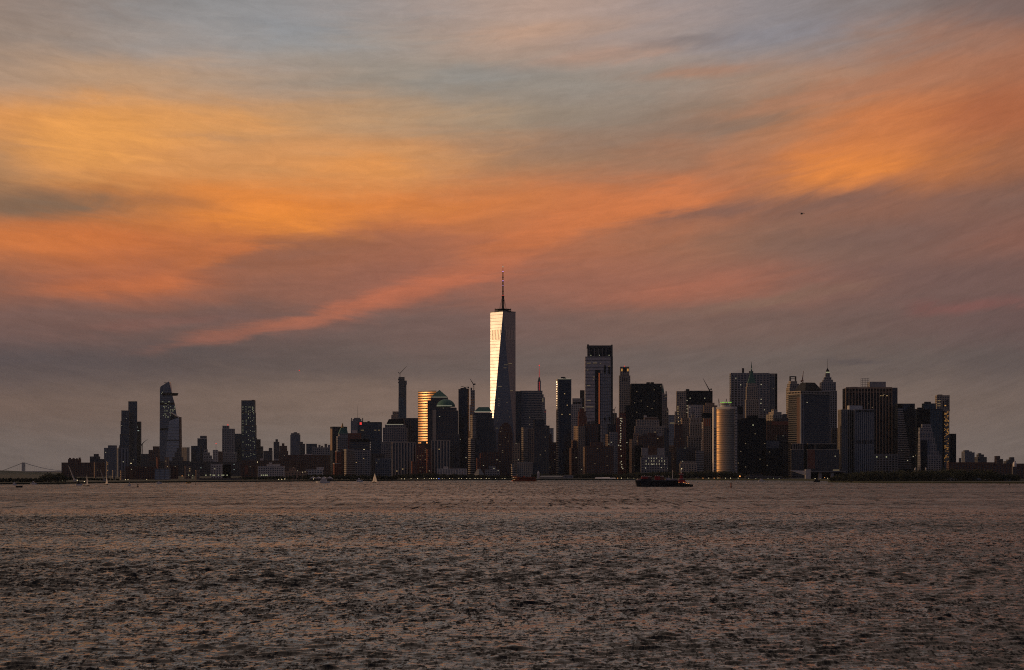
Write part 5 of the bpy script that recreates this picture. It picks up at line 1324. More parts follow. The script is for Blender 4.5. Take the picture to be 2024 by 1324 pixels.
# waterfront houses and halls
def pavilion():
    D = 4180
    t = thing('stepped_pavilion', 'round-looking pavilion with a grey stepped pyramid roof among the park trees', 'pavilion', (X(946.5, D), D + 12, G))
    z = lambda py: Z(py, D) - G
    hexa = lambda r: [(r * math.cos(math.pi / 6 + i * math.pi / 3), r * math.sin(math.pi / 6 + i * math.pi / 3)) for i in range(6)]
    part('wall', Geo().prism(hexa(M(11, D)), 0, z(938)), 'pale_stone', t)
    for k, (ra, rb, y0, y1) in enumerate(((11.5, 9.5, 938, 935), (9.3, 7.3, 935, 932), (7.2, 5.3, 932, 929), (5.2, 3.2, 929, 926.5))):
        part('roof_tier', Geo().loft(hexa(M(ra, D)), z(y0), hexa(M(rb, D)), z(y1)), 'grey_metal', t)
pavilion()
def ferry_hall():
    D = 4120
    t = thing('clock_tower_pier', 'pale pier building with a small pointed tower, right of the orange ferry', 'pier building', (X(1097, D), D + 10, G))
    x = lambda px: M(px - 1097, D); z = lambda py: Z(py, D) - G
    part('tower', Geo().box(x(1061.5), x(1066.5), -5, 2, 0, z(935)), 'pale_stone', t)
    part('tower_roof', Geo().loft(rect(M(5.6, D), 7, 0, x(1064), -1.5), z(935), rect(.6, .6, 0, x(1064), -1.5), z(930.5)), 'pale_stone', t)
    part('hall', Geo().box(x(1067), x(1112), -8, 8, 0, z(943.2)), 'grey_stone', t)
    part('hall_roof', Geo().add([(x(1066.5), -9, z(943.2)), (x(1112.5), -9, z(943.2)), (x(1112.5), 9, z(943.2)), (x(1066.5), 9, z(943.2)), (x(1069), 0, z(940)), (x(1110), 0, z(940))],
                                [(0, 1, 5, 4), (1, 2, 5), (2, 3, 4, 5), (3, 0, 4), (3, 2, 1, 0)]), 'grey_metal', t)
    part('end_house', Geo().box(x(1112.6), x(1133), -9, 9, 0, z(939.5)), 'grey_stone', t)
    g = Geo()
    for px in np.arange(1114, 1132, 2.6):
        for y in (941.5, 944.5):
            g.box(x(px), x(px) + 1.1, -9.3, -8.9, z(y + .7), z(y - .7))
    part('window', g, 'glass_black', t, True)
    part('light_strip', Geo().box(x(1076), x(1110), -8.4, -7.9, z(947), z(946.3)), LIT['dim'], t)
ferry_hall()
def terminal():
    D = 3980
    t = thing('ferry_terminal', 'dark canopied terminal with a pale pylon, slanted white wing and lit openings at the water', 'terminal', (X(1612, D), D + 25, G))
    x = lambda px: M(px - 1612, D); z = lambda py: Z(py, D) - G
    part('pylon', Geo().box(x(1592.5), x(1603), -22, -12, 0, z(927.5)), 'pale_stone', t)
    part('slanted_wing', Geo().add([(x(1562), -20, z(929.5)), (x(1592), -20, z(930)), (x(1592), -20, z(939)), (x(1562), -8, z(929.5)), (x(1592), -8, z(930)), (x(1592), -8, z(939))],
                                   [(0, 2, 1), (3, 4, 5), (0, 1, 4, 3), (1, 2, 5, 4), (2, 0, 3, 5)]), 'white_concrete', t)
    part('canopy', Geo().box(x(1603.3), x(1672), -24, 20, z(933), z(930.5)), 'grey_metal', t)
    part('upper_house', Geo().box(x(1598), x(1665), -14, 18, z(930.4), z(926.8)), 'dark_metal', t)
    part('back_wall', Geo().box(x(1604), x(1670), -2, 18, 0, z(933.2)), 'black_metal', t)
    for px in (1619, 1643):
        part('pier', Geo().box(x(px), x(px + 6), -20, -10, 0, z(933.3)), 'grey_stone', t)
    part('low_wall', Geo().box(x(1545), x(1592.2), -18, -14, 0, z(946)), 'pale_stone', t)
    part('light_strip', Geo().box(x(1648), x(1661), -14.4, -13.9, z(930), z(928)), LIT['dim'], t)
terminal()
T('low_terminal', 'low grey quay building with evenly spaced small lights, left of the slanted white wing', 3960, [(1482, 1508, 938), (1474, 1545, 941)], 'dark', k=.2, cat='building', lit=0)
def tent():
    D = 4090
    t = thing('white_quay_tent', 'long white roofed quay shed standing alone at the water, between ferry and barge', 'shed', (X(1197, D), D + 6, G))
    x = lambda px: M(px - 1197, D); z = lambda py: Z(py, D) - G
    part('wall', Geo().box(x(1177), x(1217), -6, 6, 0, z(946.6)), 'pale_stone', t)
    for a, b, y in ((1176, 1190, 943.5), (1188, 1207, 943), (1204, 1218, 944.2)):
        part('roof', Geo().add([(x(a), -7, z(946.6)), (x(b), -7, z(946.6)), (x(b), 7, z(946.6)), (x(a), 7, z(946.6)), (x(a + 1.5), 0, z(y)), (x(b - 1.5), 0, z(y))],
                               [(0, 1, 5, 4), (1, 2, 5), (2, 3, 4, 5), (3, 0, 4), (3, 2, 1, 0)]), 'white_paint', t)
tent()
def zigzag():
    D = 3480
    t = thing('gabled_pier_shed', 'white zigzag roofed pier shed among dark trees, behind the white yacht', 'shed', (X(634, D), D + 8, G))
    x = lambda px: M(px - 634, D); z = lambda py: Z(py, D) - G
    part('wall', Geo().box(x(612), x(657), -4, 6, 0, z(945.5)), 'dark_stone', t)
    for a in (611, 622, 633, 644):
        part('roof', Geo().add([(x(a), -6, z(945.5)), (x(a + 13), -6, z(945.5)), (x(a + 6.5), -6, z(942)), (x(a), 7, z(945.5)), (x(a + 13), 7, z(945.5)), (x(a + 6.5), 7, z(942))],
                               [(0, 1, 2), (5, 4, 3), (0, 2, 5, 3), (1, 4, 5, 2), (0, 3, 4, 1)]), 'white_paint', t)
zigzag()

# wings, flanks and podiums that belong to one building: parts of it, their own pieces sub-parts
def absorb(main, wing, name):
    m, w = bpy.data.objects[main], bpy.data.objects[wing]
    w.parent = m
    w.matrix_parent_inverse = m.matrix_basis.inverted()
    for k in ('label', 'category', 'group'):
        if k in w:
            del w[k]
    w.name = name
for main, wing, name in (('black_glass_tower', 'black_glass_wing', 'wing'), ('copper_edge_tower', 'copper_edge_wing', 'rounded_edge'), ('grid_tower', 'grid_tower_flank', 'flank'),
                         ('hip_roof_tower', 'podium_block', 'podium'), ('hip_roof_tower', 'podium_gallery', 'gallery'), ('hip_roof_tower', 'left_podium', 'podium'), ('hip_roof_tower', 'left_podium_gallery', 'gallery'),
                         ('pier_tower', 'pier_tower_flank', 'flank'), ('pier_tower', 'pier_podium', 'podium'), ('finned_tower', 'finned_tower.001', 'shaded_half'), ('finned_tower', 'finned_tower_gap', 'recess'),
                         ('step_stripe_tower', 'stripe_wing', 'wing'), ('orange_top_block', 'orange_edge', 'stepped_edge'), ('brick_lit_tower', 'brick_lit_wing', 'wing'), ('brick_lit_tower', 'brick_lit_wing.001', 'wing'),
                         ('banded_office', 'dark_side_block', 'flank'), ('cropped_roof_tower', 'banded_wing', 'wing')):
    absorb(main, wing, name)

# ------------------------------------------------------------------ bridge and cranes
def bridge():
    D = 15000.0
    t = thing('suspension_bridge', 'hazy grey suspension bridge with one tall tower, at the far left', 'bridge', (X(46.5, D), D, 0))
    x = lambda px: M(px - 46.5, D); z = lambda py: Z(py, D)
    for s in (-9, 9):
        part('tower', Geo().box(x(43.8), x(49.2), s - 4, s + 4, -1, z(914)), 'hazed_steel', t)
    part('tower_arch', Geo().box(x(44.2), x(48.8), -5, 5, z(917), z(914)).box(x(44.2), x(48.8), -5, 5, z(929.5), z(927)), 'hazed_steel', t)
    dk = Geo().box(x(-300), x(640), -16, 16, z(932.6), z(931.2))
    part('deck', dk, 'hazed_steel', t)
    g = Geo()
    for i in range(-40, 90):
        px = 46.5 + i * 6.5
        g.tube((x(px), -14, z(935.4)), (x(px + 3.25), -14, z(932.5)), .9, n=4).tube((x(px + 3.25), -14, z(932.5)), (x(px + 6.5), -14, z(935.4)), .9, n=4)
    g.box(x(-300), x(640), -15, -13, z(935.9), z(935.2))
    part('truss', g, 'hazed_steel', t, True)
    def cab(px):
        if px > 46.5:
            u = min(1, (px - 46.5) / 92.0); return 914 + 17 * (1 - (1 - u) ** 1.9)
        u = (46.5 - px) / 40.0; return 914 + 15.5 * u * (1.06 - .06 * u)
    for s in (-13, 13):
        c = Geo()
        pts = list(np.arange(4, 46.5, 4)) + [46.5] + list(np.arange(50, 140, 5))
        for a, b in zip(pts[:-1], pts[1:]):
            c.tube((x(a), s, z(cab(a))), (x(b), s, z(cab(b))), 1.1, n=5)
        part('cable', c, 'hazed_steel', t)
    h = Geo()
    for px in np.arange(10, 136, 4.2):
        h.tube((x(px), -13, z(931.4)), (x(px), -13, z(cab(px))), .35, n=3)
    part('hanger', h, 'hazed_steel', t, True)
bridge()

def crane(label, D, mast, foot, top, jib, back, m='dark_metal', cat='crane', name='tower_crane', r=.55):
    """lattice crane from photo points: mast column, rows of foot and top, jib tip, counter-jib tip"""
    t = thing(name, label, cat, (X(mast, D), D + 4, Z(foot, D)))
    x = lambda px: M(px - mast, D); z = lambda py: Z(py, D) - Z(foot, D)
    w = 1.1
    g = Geo()
    for sx in (-w, w):
        for sy in (-w, w):
            g.tube((sx, sy, 0), (sx, sy, z(top)), r * .7, n=4)
    n = max(2, int(z(top) / 4))
    for i in range(n):
        a, b = i * z(top) / n, (i + 1) * z(top) / n
        g.tube((-w, -w, a), (w, -w, b), r * .4, n=3)
    part('mast', g, m, t)
    j = Geo()
    p, q = Vector((0, 0, z(top))), Vector((x(jib[0]), 0, z(jib[1])))
    up = Vector((-(q - p).z, 0, (q - p).x)).normalized() * 1.2
    j.tube(p, q, r, r * .6, 5).tube(p + up, q, r * .8, r * .5, 5)
    k = 8
    for i in range(k):
        a, b = p.lerp(q, i / k), p.lerp(q, (i + 1) / k) + up * (1 - (i + 1) / k)
        j.tube(a, b, r * .4, n=3)
    part('jib', j, m, t)
    bq = Vector((x(back[0]), 0, z(back[1])))
    part('counter_jib', Geo().tube(p, bq, r, r, 5), m, t)
    part('counterweight', Geo().box(bq.x - 1.6, bq.x + 1.6, -1.4, 1.4, bq.z - 3, bq.z + .4), m, t)
    part('cab', Geo().box(-1.5, 1.5, -3, -1, z(top) - 2.6, z(top)), m, t)
crane('slanting crane on top of the slender unfinished tower', 10010, 790.5, 746, 738, (804, 723.5), (787.5, 736), r=1.0)
crane('crane with a raised jib on the thin unfinished grey tower', 5302, 936, 772, 759, (928.5, 747.5), (938.5, 758), r=.7)
crane('flat crane lying over the roof of the black glass tower', 5010, 919, 768.5, 765, (910.5, 763), (925.5, 764.5), r=.6)
crane('red-brown derrick leaning left on the black slab roof', 5205, 1402.5, 773, 770, (1390, 748), (1406, 768), r=.75)
crane('dark red derrick standing upright left of the black hipped roof', 4905, 1587, 757, 751, (1588.5, 732.5), (1584.5, 752), m='red_brick', r=.8)
crane('small thin crane beside the right edge of the crowned tower', 5810, 1214, 817, 811, (1218, 803), (1212, 809), r=.6)
crane('thin slanting crane right of the far left tower pair', 7400, 281, 897, 877, (291.5, 867.5), (279, 879), r=.8)
crane('big pale harbour crane leaning left over the long warehouse front, behind the sailing boats', 3050, 146.5, 956, 948, (134.5, 920.5), (149, 947), m='pale_stone', name='harbour_crane', r=.6)
crane('smaller harbour crane leaning left, beside the second sail', 3100, 205, 956, 948, (196.5, 926.5), (207, 947), m='grey_stone', name='harbour_crane', r=.45)

# ------------------------------------------------------------------ boats
def hull(L, B, H, bow=.25, stern=.05, flare=.86, low=-.7, sheer=0.0):
    """closed hull, bow towards +x"""
    top = [(-L/2, -B/2 * .8), (-L/2 + stern * L, -B/2), (L/2 - bow * L, -B/2), (L/2 - bow * L * .4, -B/2 * .6), (L/2, 0), (L/2 - bow * L * .4, B/2 * .6), (L/2 - bow * L, B/2), (-L/2 + stern * L, B/2), (-L/2, B/2 * .8)]
    bot = [(p[0] * (.95 if p[0] < L/2 - .01 else .9), p[1] * flare) for p in top]
    return Geo().loft(bot, low, top, [H + sheer * max(0, (p[0] + L/4) / L) for p in top])

def sailboat(label, px, yw, top, foot_l, foot_r, hl, hr, lean=0.0):
    D = DW(yw)
    t = thing('sailing_boat', label, 'sailing boat', (X(px, D), D, 0), -0.75, 'sailing boats on the bay')
    z = lambda py: Z(py, D)
    q = 1 / math.cos(0.75)
    L = M(hr - hl, D) * q
    h = hull(L, L * .3, .95, .4, .05)
    off = M((hl + hr) / 2 - px, D) * q
    h.v = [(a + off, b, c) for a, b, c in h.v]
    part('hull', h, 'hull_black', t)
    a, b, tz = M(foot_l - px, D) * q, M(foot_r - px, D) * q, z(top)
    ml = M(lean, D)
    part('mast', Geo().tube((0, .1, .8), (ml, .1, tz + .3), .10, .06), 'grey_metal', t)
    def sail(p, q, apex, bulge):
        g = Geo(); n = 6
        for i in range(n + 1):
            f = i / n
            l, r = Vector(p).lerp(Vector(apex), f), Vector(q).lerp(Vector(apex), f)
            for u in (0, .5, 1):
                c = l.lerp(r, u); c.y -= bulge * math.sin(math.pi * u) * (1 - f); c.x += (apex[0] - p[0]) * 0
                g.v.append(tuple(c))
        m_ = len(g.v)
        g.v += [(v[0], v[1] + .06, v[2]) for v in g.v]
        for i in range(n):
            for u in (0, 1):
                k = i * 3 + u
                g.f.append((k, k + 1, k + 4, k + 3)); g.f.append((m_ + k + 3, m_ + k + 4, m_ + k + 1, m_ + k))
        return g
    part('mainsail', sail((.15, 0, 1.5), (b, 0, 1.5), (ml + .1, 0, tz), .5), 'sail_cloth', t)
    if a < -.3:
        part('jib_sail', sail((a, 0, 1.2), (-.1, 0, 1.4), (ml - .1, 0, tz * .94), .4), 'sail_cloth', t)
    part('cabin', Geo().loft(rect(L * .3, L * .14, 0, off * .6, 0), .9, rect(L * .26, L * .1, 0, off * .6, 0), 1.5), 'white_paint', t)
sailboat('sailing boat with one tall narrow white sail, the leftmost sail', 171.6, 960.6, 937.5, 170.8, 174.8, 164.5, 178.5, -.6)
sailboat('sailing boat with a blunt pale sail against the warehouse front', 210, 958.0, 941.5, 208, 214.4, 205, 214.5, 1.0)
sailboat('sailing boat with a broad white triangular sail, alone near mid water', 740.2, 954.6, 934.5, 735.5, 746, 737, 744.5, 0.6)

def motorboat(label, x0, x1, yw, deck, house, m='white_paint', top='white_paint', mast=None, name='motor_boat', lamps=(), flip=False, group='small motor boats'):
    D = DW(yw)
    c = (x0 + x1) / 2
    L = M(x1 - x0, D)
    t = thing(name, label, 'boat', (X(c, D), D, 0), math.pi if flip else 0, group)
    s = -1 if flip else 1
    z = lambda py: Z(py, D)
    hd = z(deck)
    part('hull', hull(L, max(2.2, L * .3), hd, .3, .04, sheer=.5), m, t)
    if house:
        zh = z(house)
        part('cabin', Geo().loft(rect(L * .5, L * .2, 0, -L * .05, 0), hd, rect(L * .40, L * .16, 0, -L * .07, 0), hd + (zh - hd) * .6), top, t)
        part('windshield', Geo().loft(rect(L * .43, L * .205, 0, -L * .045, 0), hd + (zh - hd) * .28, rect(L * .41, L * .19, 0, -L * .05, 0), hd + (zh - hd) * .46), 'glass_black', t)
        part('wheelhouse', Geo().loft(rect(L * .24, L * .14, 0, -L * .06, 0), hd + (zh - hd) * .6, rect(L * .2, L * .12, 0, -L * .07, 0), zh), top, t)
    if mast:
        part('mast', Geo().tube((-L * .05, 0, hd), (-L * .05, 0, z(mast)), .11), 'grey_metal', t)
    for px, py, c2 in lamps:
        part('lamp', Geo().lathe([(.2, z(py) - .4), (.55, z(py)), (.2, z(py) + .4)], s * M(px - c, D), -L * .15, 8), LIT[c2], t)
motorboat('white motor cruiser with a thin mast at the left edge', 24, 33, 959, 956.5, 952.5, mast=946)
motorboat('low dark inflatable boat in front of the white cruiser at the left edge', 31, 45, 963.4, 960.2, None, 'hull_black')
motorboat('small white cabin boat by itself, second from the left edge', 60.5, 72.5, 957.4, 955, 950.8)
motorboat('dark workboat with a pale bow and yellow lamps, left of the tall narrow sail', 149.5, 163, 959.4, 956.8, 950.5, 'white_paint', 'hull_black', lamps=((153, 949, 'lamp'), (167, 951.6, 'lamp')))
motorboat('white three-deck yacht below the zigzag roofs', 624, 652, 954.6, 951.3, 943.5, lamps=((619, 946.5, 'lamp'),), flip=True)
motorboat('small white ferry boat left of the broad triangular sail', 704, 717, 952.2, 949.8, 944.6)
motorboat('small white launch in front of the black waterfront block, right of the buoy', 1499, 1512, 951.2, 949.6, 946.2)
motorboat('tiny pale boat with an upright mast near the black channel marker', 253.5, 258.5, 960.6, 957.6, 953.5, mast=950)
motorboat('little white boat tied up at the quay under the white hall', 309, 320, 956, 953.6, 951.5)
motorboat('yellow-lit little boat moored under the orange slab', 368, 378, 955.2, 953.4, 951.8, 'glow_gold', 'glow_gold')  # yellow light put into the hull and cabin colour
motorboat('dark workboat moored at the right of the pale pylon', 1608, 1621, 952.6, 949.6, 945.6, 'hull_black', 'dark_metal')

def ferry():
    D = DW(951.4)
    c = 1036.5
    L = M(50, D)
    t = thing('orange_ferry', 'large orange passenger ferry with lit windows at its left end', 'ferry', (X(c, D), D, 0))
    x = lambda px: M(px - c, D); z = lambda py: Z(py, D)
    h = Geo().loft([(-L/2 + 3, -7), (L/2 - 3, -7), (L/2, 0), (L/2 - 3, 7), (-L/2 + 3, 7), (-L/2, 0)], -1, [(-L/2 + 2, -8), (L/2 - 2, -8), (L/2 + .5, 0), (L/2 - 2, 8), (-L/2 + 2, 8), (-L/2 - .5, 0)], z(949.2))
    part('hull', h, 'orange_paint_and_sunglow', t)
    part('saloon_deck', Geo().box(x(1013.5), x(1059), -7.4, 7.4, z(949.2), z(945.6)), 'orange_paint_and_sunglow', t)
    part('upper_deck', Geo().box(x(1016), x(1058), -7, 7, z(945.6), z(942.8)), 'orange_paint_and_sunglow', t)
    part('wheelhouse', Geo().box(x(1012.5), x(1022), -4, 4, z(943.6), z(940.8)), 'orange_paint_and_sunglow', t)
    part('funnel', Geo().box(x(1034), x(1038), -2, 2, z(942.8), z(940.6)), 'orange_paint_and_sunglow', t)
    for y in (945.5, 949.1):
        part('deck_edge', Geo().box(x(1013), x(1059.5), -7.9, 7.9, z(y) - .15, z(y) + .25), 'black_metal', t)
    w = Geo()
    for px in np.arange(1026, 1057, 1.7):
        w.box(x(px), x(px) + .9, -7.1 - .4, -7, z(944.7), z(943.6))
        w.box(x(px), x(px) + .9, -7.55, -7.3, z(948), z(946.9))
    part('window', w, 'glass_black', t, True)
    l = Geo()
    for px, y in ((1015, 944), (1019, 944.3), (1013.5, 947.6), (1016.5, 947.8), (1014, 943.2)):
        l.box(x(px), x(px + 1.4), -8, -7.5, z(y + .5), z(y - .4))
    part('lit_window', l, LIT['warm'], t, True)
    part('mast', Geo().tube((x(1022), 0, z(941)), (x(1022), 0, z(936.5)), .2), 'white_paint', t)
    part('mast', Geo().tube((x(1048), 0, z(943)), (x(1048), 0, z(938.5)), .2), 'white_paint', t)
    part('bow_wave', Geo().loft([(x(1007), -3), (x(1014), -8), (x(1014), 3)], -.1, [(x(1009), -3), (x(1013.5), -6), (x(1013.5), 1)], .5), 'white_paint', t)
ferry()

def barge():
    D = DW(961.6)
    c = 1298.0
    t = thing('black_barge', 'long black barge carrying dark red deck gear, pushed by a red tug', 'barge', (X(c, D), D, 0))
    x = lambda px: M(px - c, D); z = lambda py: Z(py, D)
    part('hull', Geo().loft([(x(1259), -7), (x(1341), -7), (x(1341), 7), (x(1259), 7)], -.6, [(x(1255.6), -8), (x(1341), -8), (x(1341), 8), (x(1255.6), 8)], z(948.6)), 'hull_black', t)
    part('hull_notch', Geo().box(x(1266), x(1285), -8.5, -7.6, .5, z(946)), 'hull_black', t)
    part('rub_rail', Geo().box(x(1256), x(1341), -8.3, -7.7, z(949.6), z(949.0)), 'grey_metal', t)
    for i, (a, b, y1, y0, m, y) in enumerate(((1267, 1280, 941.6, 946.6, 'red_paint', -4), (1280.4, 1288, 942.5, 947.2, 'red_brick', 0), (1294, 1304, 941, 946.8, 'red_paint', -4), (1305, 1312.5, 942, 947, 'red_brick', -3))):
        part('deck_tank', Geo().box(x(a), x(b), y - 2.5, y + 2.5, z(y0 + 2), z(y1)), m, t)
        part('tank_rail', Geo().box(x(a) + .2, x(b) - .2, y - 2.6, y + 2.6, z(y1), z(y1) + .35), 'pale_stone', t)
        for k in range(3):
            xx = x(a) + (k + .5) * (x(b) - x(a)) / 3
            part('vent_pipe', Geo().tube((xx, y, z(y1)), (xx, y, z(y1) + .9 + .4 * (k % 2)), .22), 'pale_stone', t)
    part('deck_house', Geo().box(x(1316), x(1325), -2, 2, z(948.6), z(944.6)), 'pale_stone', t)
    part('deck_house', Geo().box(x(1327), x(1339), -3, 3, z(948.6), z(946.6)), 'grey_stone', t)
    part('winch', Geo().box(x(1257.5), x(1266), -2, 2, z(948.6), z(947.2)), 'pale_stone', t)
    part('bollard', Geo().tube((x(1260.5), -3, z(948.6)), (x(1260.5), -3, z(945)), .35), 'pale_stone', t)
    part('mast', Geo().tube((x(1329), 0, z(948)), (x(1329), 0, z(928.5)), .32, .14), 'white_paint', t)
    part('mast', Geo().tube((x(1322), 0, z(946)), (x(1322), 0, z(939.5)), .22, .12), 'white_paint', t)
    part('crane_post', Geo().tube((x(1288), 2, z(948)), (x(1287), 2, z(938.8)), .25, .15), 'black_metal', t)
    part('rigging', Geo().tube((x(1288), 2, z(939)), (x(1294), 2, z(945)), .1, .1, 4), 'black_metal', t)
barge()
def tug():
    D = DW(961.8) - 1
    c = 1354.0
    t = thing('red_tug', 'red tugboat with a tall tower wheelhouse, at the right end of the barge', 'tugboat', (X(c, D), D, 0))
    x = lambda px: M(px - c, D); z = lambda py: Z(py, D)
    h = Geo().loft([(x(1342), -4), (x(1362), -4), (x(1369), 0), (x(1362), 4), (x(1342), 4)], -.5, [(x(1341.5), -5), (x(1361), -5), (x(1370.5), 0), (x(1361), 5), (x(1341.5), 5)], [z(953.5), z(956.8), z(957.6), z(956.8), z(953.5)])
    part('hull', h, 'hull_black', t)
    part('deck_house', Geo().loft(rect(M(16, D), 6, 0, x(1349.5), 0), z(954), rect(M(11, D), 5, 0, x(1347.5), 0), z(949.4)), 'red_paint', t)
    part('upper_house', Geo().loft(rect(M(11, D), 5, 0, x(1347), 0), z(949.4), rect(M(7, D), 4, 0, x(1346.5), 0), z(946.2)), 'red_paint', t)
    part('house_band', Geo().box(x(1341.5), x(1352), -2.8, 2.8, z(947.2), z(946.1)), 'pale_stone', t)
    part('tower', Geo().loft(rect(M(5.4, D), 2.8, 0, x(1346.6), 0), z(946.2), rect(M(4.4, D), 2.4, 0, x(1346.6), 0), z(938.8)), 'red_paint', t)
    part('wheelhouse', Geo().loft(rect(M(8, D), 4.2, 0, x(1346.6), 0), z(938.8), rect(M(8.6, D), 4.6, 0, x(1346.6), 0), z(936.4)), 'red_paint', t)
    part('wheelhouse_window', Geo().loft(rect(M(8.5, D), 4.5, .03, x(1346.6), 0), z(938.1), rect(M(8.7, D), 4.6, .03, x(1346.6), 0), z(937.2)), 'pale_stone', t)
    part('roof', Geo().prism(rect(M(9, D), 4.8, 0, x(1346.6), 0), z(936.4), z(935.6)), 'red_paint', t)
    part('mast', Geo().tube((x(1346.4), 0, z(936)), (x(1346.4), 0, z(925)), .5, .2), 'white_paint', t)
    part('mast_rung', Geo().box(x(1344.4), x(1348.6), -.2, .2, z(931.4), z(930.9)).box(x(1345), x(1348), -.2, .2, z(928.4), z(928)), 'white_paint', t, True)
    part('search_light', Geo().lathe([(.2, z(926.6) - .35), (.45, z(926.6)), (.2, z(926.6) + .35)], x(1346.8), -.5, 8), LIT['lamp'], t)
    part('funnel', Geo().tube((x(1352.5), 1, z(950)), (x(1352.5), 1, z(946.5)), .7), 'black_metal', t)
    for px, y in ((1341.6, 953.4), (1350.5, 953.2), (1353.5, 954.2), (1361, 955.2), (1356.6, 955)):
        part('deck_lamp', Geo().lathe([(.12, z(y) - .3), (.34, z(y)), (.12, z(y) + .3)], x(px), -3.4, 8), LIT['lampred'], t)
    for k in range(6):
        part('tyre_fender', Geo().lathe([(.25, .7), (.5, .9), (.5, 1.3), (.25, 1.5)], x(1343 + k * 3.2), -5 + .1 * k, 8), 'black_metal', t)
tug()

def buoy(label, px, yw, top, w, m):
    D = DW(yw)
    t = thing('channel_buoy', label, 'buoy', (X(px, D), D, 0), 0, 'channel buoys')
    z = lambda py: Z(py, D)
    r, h = M(w, D) / 2, z(top)
    part('float', Geo().lathe([(r * .8, -.5), (r, 0), (r, .5), (r * .6, .9)], 0, 0, 14), m, t)
    part('tower', Geo().lathe([(r * .5, .9), (r * .4, h * .45), (r * .45, h * .5), (r * .45, h * .88), (r * .2, h * .92)], 0, 0, 12), m, t)
    part('lantern', Geo().lathe([(r * .18, h * .92), (r * .18, h)], 0, 0, 8), 'black_metal', t)
buoy('dark red channel buoy alone on the water right of the tug', 1444.8, 963.4, 953.4, 5.4, 'red_brick')
buoy('black can buoy right of the tiny masted boat, left water', 272.4, 962.6, 956.8, 4.6, 'hull_black')
buoy('thin dark marker below the orange slab', 387, 958.4, 950.5, 2.0, 'hull_black')
buoy('small dark marker low at the island shore near the right edge', 1995.5, 959.2, 955.0, 2.6, 'hull_black')

# ------------------------------------------------------------------ helicopters
def helicopter(label, px, py, D, size, lamp=None, ang=0.0):
    t = thing('helicopter', label, 'helicopter', (X(px, D), D, Z(py, D)), ang)
    s = size
    cab = Geo().lathe([(.05, -.5), (.16, -.42), (.24, -.2), (.25, .1), (.16, .38), (.07, .5)], 0, 0, 12)
    cab.v = [(c * s, b * s, a * s * 1.15) for a, b, c in cab.v]
    part('cabin', cab, 'hull_black', t)
    part('tail_boom', Geo().tube((.4 * s, 0, .06 * s), (1.35 * s, 0, .1 * s), .07 * s, .03 * s), 'hull_black', t)
    part('tail_fin', Geo().loft([(1.22 * s, -.015 * s), (1.38 * s, -.015 * s), (1.38 * s, .015 * s), (1.22 * s, .015 * s)], -.05 * s, [(1.32 * s, -.015 * s), (1.45 * s, -.015 * s), (1.45 * s, .015 * s), (1.32 * s, .015 * s)], .32 * s), 'hull_black', t)
    part('rotor_mast', Geo().tube((0, 0, .2 * s), (0, 0, .42 * s), .04 * s), 'hull_black', t)
    for a in (.35, .35 + math.pi):
        part('rotor_blade', Geo().tube((0, 0, .42 * s), (1.05 * s * math.cos(a), 1.05 * s * math.sin(a), .40 * s), .03 * s, .02 * s, 4), 'hull_black', t)
    for y in (-.22, .22):
        part('skid', Geo().tube((-.45 * s, y * s, -.36 * s), (.4 * s, y * s, -.36 * s), .025 * s, n=4).tube((-.2 * s, y * s, -.36 * s), (-.15 * s, y * .6 * s, -.1 * s), .02 * s, n=4).tube((.2 * s, y * s, -.36 * s), (.15 * s, y * .6 * s, -.1 * s), .02 * s, n=4), 'hull_black', t)
    if lamp:
        part('beacon', Geo().lathe([(.3, -.18 * s - 1.2), (1.5, -.18 * s), (.3, -.18 * s + 1.2)], -.2 * s, -.3 * s, 8), LIT['red'], t)
        part('tail_light', Geo().lathe([(.2, .05 * s - .6), (.75, .05 * s), (.2, .05 * s + .6)], .9 * s, -.1 * s, 8), LIT['dim'], t)
helicopter('small dark helicopter alone in the orange sky at upper right', 1584.6, 422, 4000, 4.4)
helicopter('distant aircraft speck with a red light, in the grey sky at left', 592, 731.5, 5200, 2.6, True)

# ------------------------------------------------------------------ trees along the shores
def leaves(g, cx, cy, cz, r, h, n, size, rng):
    for _ in range(n):
        while True:
            p = Vector((rng.uniform(-1, 1), rng.uniform(-1, 1), rng.uniform(-1, 1)))
            if .25 < p.length < 1: break
        b = 1 + .25 * math.sin(p.x * 5 + cx) * math.cos(p.z * 4 + cy)
        c = Vector((cx + p.x * r * b, cy + p.y * r * b, cz + p.z * h * b))
        a = Vector((rng.gauss(0, 1), rng.gauss(0, 1), rng.gauss(0, 1))).normalized()
        u = a.orthogonal().normalized() * size * rng.uniform(.6, 1.3); w = a.cross(u).normalized() * size * rng.uniform(.5, 1.1)
        k = len(g.v)
        g.v += [tuple(c - u), tuple(c - w * .8 + u * .2), tuple(c + u), tuple(c + w)]
        g.f.append((k, k + 1, k + 2, k + 3))

